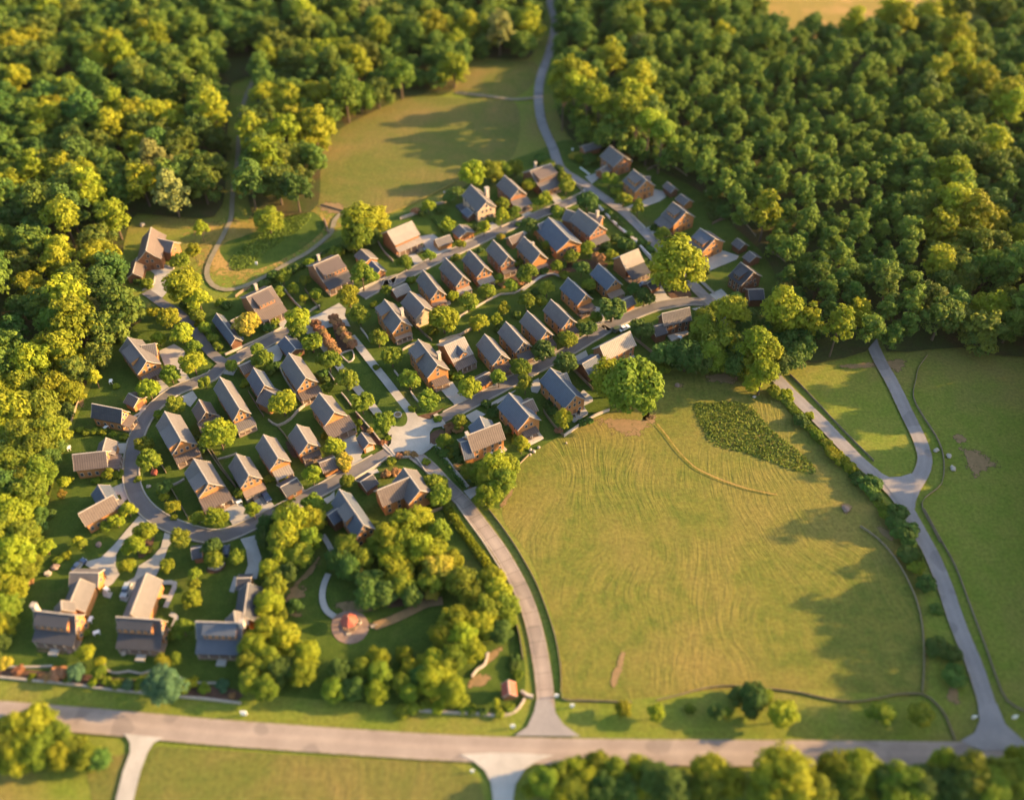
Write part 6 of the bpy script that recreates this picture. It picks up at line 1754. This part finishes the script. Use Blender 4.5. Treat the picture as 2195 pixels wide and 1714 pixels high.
def table(pan, x, y, label, mat='white'):
    p = at(pan, x, y, 0.62)
    o = empty('garden_table', (p.x, p.y, 0.0), rnd.uniform(0, 3))
    tag(o, label, 'table', 'garden tables')
    link('table_top', box_mesh('table_top', -0.8, 0.8, -0.5, 0.5, 1.3, 1.37, M[mat]), o)
    lm = box_mesh('leg', -0.05, 0.05, -0.05, 0.05, 0.3, 1.298, M[mat])
    for sx in (-0.7, 0.7):
        for sy in (-0.4, 0.4):
            q = link('leg', lm, o)
            q.location = (sx, sy, 0)


for a in (('Q1', 600, 1150, 'white table on the stone patio of the tan-fronted house'), ('Q1', 690, 1150, 'white table at the east end of the tan-fronted house patio'), ('Q1', 940, 1010, 'pale table under the porch of the white-terrace house'),
          ('Q1', 1350, 820, 'dark table on the two-patio house concrete', 'tyre'), ('Q1', 1300, 850, 'second dark table at the gable of the two-patio house', 'tyre'), ('P6', 1760, 740, 'pale table on the patio cottage slab'),
          ('P2', 2035, 1100, 'white table on the forecourt beside the arched-window cottage'), ('P2', 1900, 1115, 'white table before the forecourt cottage lean-to'), ('Q2', 820, 495, 'white table on the shaded white patio'),
          ('P3', 775, 510, 'white table beside the white-chimney farmhouse'), ('P3', 825, 622, 'white garden table on the lawn between two farmhouses'), ('P3', 910, 255, 'pale table on the slab behind the white-chimney farmhouse'),
          ('P2', 945, 75, 'white garden table on the lawn above the charcoal-roofed cottage'), ('P2', 590, 640, 'white garden table by the fence west of the ribbed brown roof'), ('P2', 905, 465, 'white table below the charcoal-roofed cottage')):
    table(*a)


def rock(pan, x, y, r, label, mat='stone', group='pale boulders'):
    p = at(pan, x, y)
    r *= 0.72
    bm = bmesh.new()
    bmesh.ops.create_icosphere(bm, subdivisions=2, radius=1)
    rr = random.Random(int(x * 7 + y))
    for v in bm.verts:
        v.co *= rr.uniform(0.68, 1.15)
        v.co.z *= 0.65
    me = bpy.data.meshes.new('boulder')
    bm.to_mesh(me)
    bm.free()
    me.materials.append(M[mat])
    o = link('boulder', me)
    o.location = (p.x, p.y, r * 0.35 + 0.1)
    o.scale = (r * 1.2, r, r)
    o.rotation_euler = (0, 0, rr.uniform(0, 3))
    tag(o, label, 'boulder', group)


for a in (('Q1', 940, 1130, 0.8, 'uppermost pale boulder below the white terrace'), ('Q1', 970, 1145, 0.9, 'largest pale boulder at the field corner below the white terrace'), ('Q1', 1010, 1110, 0.8, 'pale boulder nearest the white terrace corner'), ('Q1', 940, 1170, 0.6, 'lowest pale boulder on the field edge below the white terrace'),
          ('Q1', 1245, 1070, 0.5, 'small pale stone in the field below the two-patio wall'), ('Q3', 1620, 1120, 1.4, 'white boulder in the far meadow'), ('Q3', 1490, 975, 1.2, 'grey boulder beside the branch road bend'), ('Q3', 1590, 1020, 1.2, 'grey boulder in the meadow beyond the winding fence'), ('Q3', 60, 555, 0.8, 'pale stone above the weedy hollow'),
          ('Q3', 340, 315, 1.1, 'pale boulder at the forest foot beside the valley road'), ('Q3', 400, 270, 0.8, 'small white stone at the forest foot'), ('P3', 600, 780, 1.0, 'reddish flat boulder before the white-chimney farmhouse', 'gravel'), ('P3', 470, 70, 1.6, 'large tan boulder by the forest fence above the farmhouse', 'gravel'), ('P3', 410, 120, 1.4, 'grey broken boulder by the forest fence above the farmhouse', 'stone'),
          ('P2', 840, 1460, 1.2, 'reddish boulder below the slanting tan-roofed cottage', 'gravel'), ('P2', 1320, 850, 1.6, 'dark red boulder mound beside the ring bend', 'roof_red'), ('P2', 1265, 965, 0.9, 'small pale boulder inside the ring bend'), ('P3', 1060, 790, 1.2, 'half-round pale boulder before the middle farmhouse'), ('P3', 1240, 795, 0.8, 'yellowish round stone before the middle farmhouse', 'gold'),
          ('P6', 800, 380, 1.3, 'sunlit boulder behind the clerestory house'), ('P1', 1210, 330, 1.6, 'pale boulder behind the brown forest-edge house'), ('P7', 605, 250, 0.8, 'white stone at the edge of the north field'), ('P8', 1440, 525, 1.2, 'pale boulder at the forest fence behind the sloping-porch house'), ('P1', 1095, 1245, 0.9, 'blue round tub behind the orange-gabled cottage', 'roof_blue'),
          ('Q2', 800, 900, 1.2, 'tan boulder on the bare ring in the field corner', 'gravel'), ('Q6', 1115, 20, 1.5, 'pinkish boulder in the shaded big field', 'gravel')):
    rock(*a)


def sign(pan, x, y, label, big=1.0):
    p = at(pan, x, y)
    o = empty('sign_post', (p.x, p.y, 0))
    tag(o, label, 'sign', 'white posts at the road junctions')
    link('panel', box_mesh('panel', -0.45 * big, 0.45 * big, -0.12, 0.12, 0.5, 0.5 + 1.1 * big, M['white']), o)
    link('post', box_mesh('post', -0.15, 0.15, -0.09, 0.09, 0, 0.498, M['pale_stone']), o)


for a in (('P3', 2080, 1320, 'white pillar sign on the verge below the farmhouses', 1.6), ('Q5', 988, 1095, 'white sign on the grass left of the entrance road mouth', 1.2), ('Q5', 1492, 920, 'white sign on the grass right of the entrance road mouth', 1.1), ('Q5', 1358, 835, 'white gate pillar at the field fence corner', 1.1),
          ('Q5', 915, 840, 'white meter post in front of the red-roofed kiosk', 1.0), ('Q5', 1160, 1525, 'white sign beside the southern drive mouth', 1.0), ('Q5', 645, 1470, 'white post left of the southern drive', 0.9), ('Q6', 1855, 1235, 'white sign on the verge beside the bottom valley road junction', 1.1), ('Q6', 2090, 1235, 'pale sign across the bottom valley road junction', 1.2),
          ('P8', 305, 175, 'white post beside the valley road above the first houses', 0.9), ('P6', 200, 470, 'grey post in the dry bank above the farm track', 1.0)):
    sign(*a)

# ------------------------------------------------------------------ haze
HAZE = 0.000008
if HAZE:
    hm = bpy.data.materials.new('haze')
    hm.use_nodes = True
    hn = hm.node_tree.nodes
    hn.clear()
    hv = hn.new('ShaderNodeVolumePrincipled')
    hv.inputs['Color'].default_value = (0.95, 0.93, 0.88, 1)
    hv.inputs['Density'].default_value = HAZE
    hv.inputs['Anisotropy'].default_value = 0.2
    hm.node_tree.links.new(hv.outputs[0], hn.new('ShaderNodeOutputMaterial').inputs['Volume'])
    hz = link('haze', box_mesh('haze', -1510, 1510, -310, 2510, -1.0, 222.0, hm))
    hz['kind'] = 'stuff'

# ------------------------------------------------------------------ labels of trees and shrubs, told apart by look and nearest landmark
ONES = 'zero one two three four five six seven eight nine ten eleven twelve thirteen fourteen fifteen sixteen seventeen eighteen nineteen'.split()
TENS = 'zero ten twenty thirty forty fifty sixty seventy eighty ninety'.split()


def num(n):
    n = max(0, min(99, n))
    return ONES[n] if n < 20 else TENS[n // 10] + ('' if n % 10 == 0 else '-' + ONES[n % 10])


LAND += [(at('P4', 1740, 940), 'paved square'), (at('P4', 1598, 760), 'round planter on the green'), (at('F', 1160, 1560), 'entrance road mouth'), (at('F', 2110, 1590), 'bottom valley road junction'),
         (at('Q2', 1300, 1250), 'weedy hollow in the field'), (at('Q7', 480, 1120), 'weedy hollow by the farm track'), (at('Q3', 1250, 1250), 'branch road junction'), (at('F', 300, 1590), 'pale farm drive')]
LP = [(to_px(p), t) for p, t in LAND]
SECT = ['right of', 'lower right of', 'below', 'lower left of', 'left of', 'upper left of', 'above', 'upper right of']
used = set()
bysize = sorted(TREES, key=lambda t: -t[1])
SHAPE = {'pine': 'slender', 'big': 'broad', 'tall': 'tall', 'small': 'round', 'egg': 'egg-shaped', 'shrub': 'low', 'cone': 'conical', 'wood': 'tall', 'woodround': 'broad'}
NOUN = {'garden_tree': 'tree', 'park_tree': 'park tree', 'grove_tree': 'clump tree', 'verge_tree': 'verge tree', 'roadside_tree': 'roadside tree', 'bronze_tree': 'row tree', 'broad_tree': 'tree', 'shrub': 'shrub', 'forest_tree': 'forest tree'}
for t in bysize:
    root, r, c, look, name, kind = t
    X, Y = to_px(c)
    lab = None
    if name in ('forest_tree', 'roadside_tree', 'park_tree', 'bronze_tree'):
        cx, cy = X / IMG_W * 100, Y / IMG_H * 100
        for dx, dy in ((0, 0), (1, 0), (0, 1), (-1, 0), (0, -1), (1, 1), (-1, -1), (2, 0), (0, 2), (-2, 0)):
            lab = f"{SHAPE[kind]} {look} {NOUN[name]} {num(round(cx) + dx)} percent across, {num(round(cy) + dy)} percent down the photo"
            if lab not in used:
                break
    else:
        cands = sorted(LP, key=lambda q: (q[0][0] - X) ** 2 + (q[0][1] - Y) ** 2)
        for (lx, ly), phr in cands[:6]:
            s = int(((math.degrees(math.atan2(Y - ly, X - lx)) + 22.5) % 360) // 45)
            dist = math.hypot(X - lx, Y - ly)
            near = 'just ' if dist < 55 else ''
            for sz in (['small ', 'mid-sized ', 'large '][0 if r < 1.5 else 1 if r < 2.6 else 2],):
                l2 = f"{sz}{SHAPE[kind]} {look} {NOUN[name]} {near}{SECT[s]} the {phr}"
                if l2 not in used and len(l2.split()) <= 16:
                    lab = l2
                    break
            if lab:
                break
        if lab is None:
            lab = f"{SHAPE[kind]} {look} {NOUN[name]} {num(round(X / IMG_W * 100))} percent across, {num(round(Y / IMG_H * 100))} percent down the photo"
    used.add(lab)
    root['label'] = lab
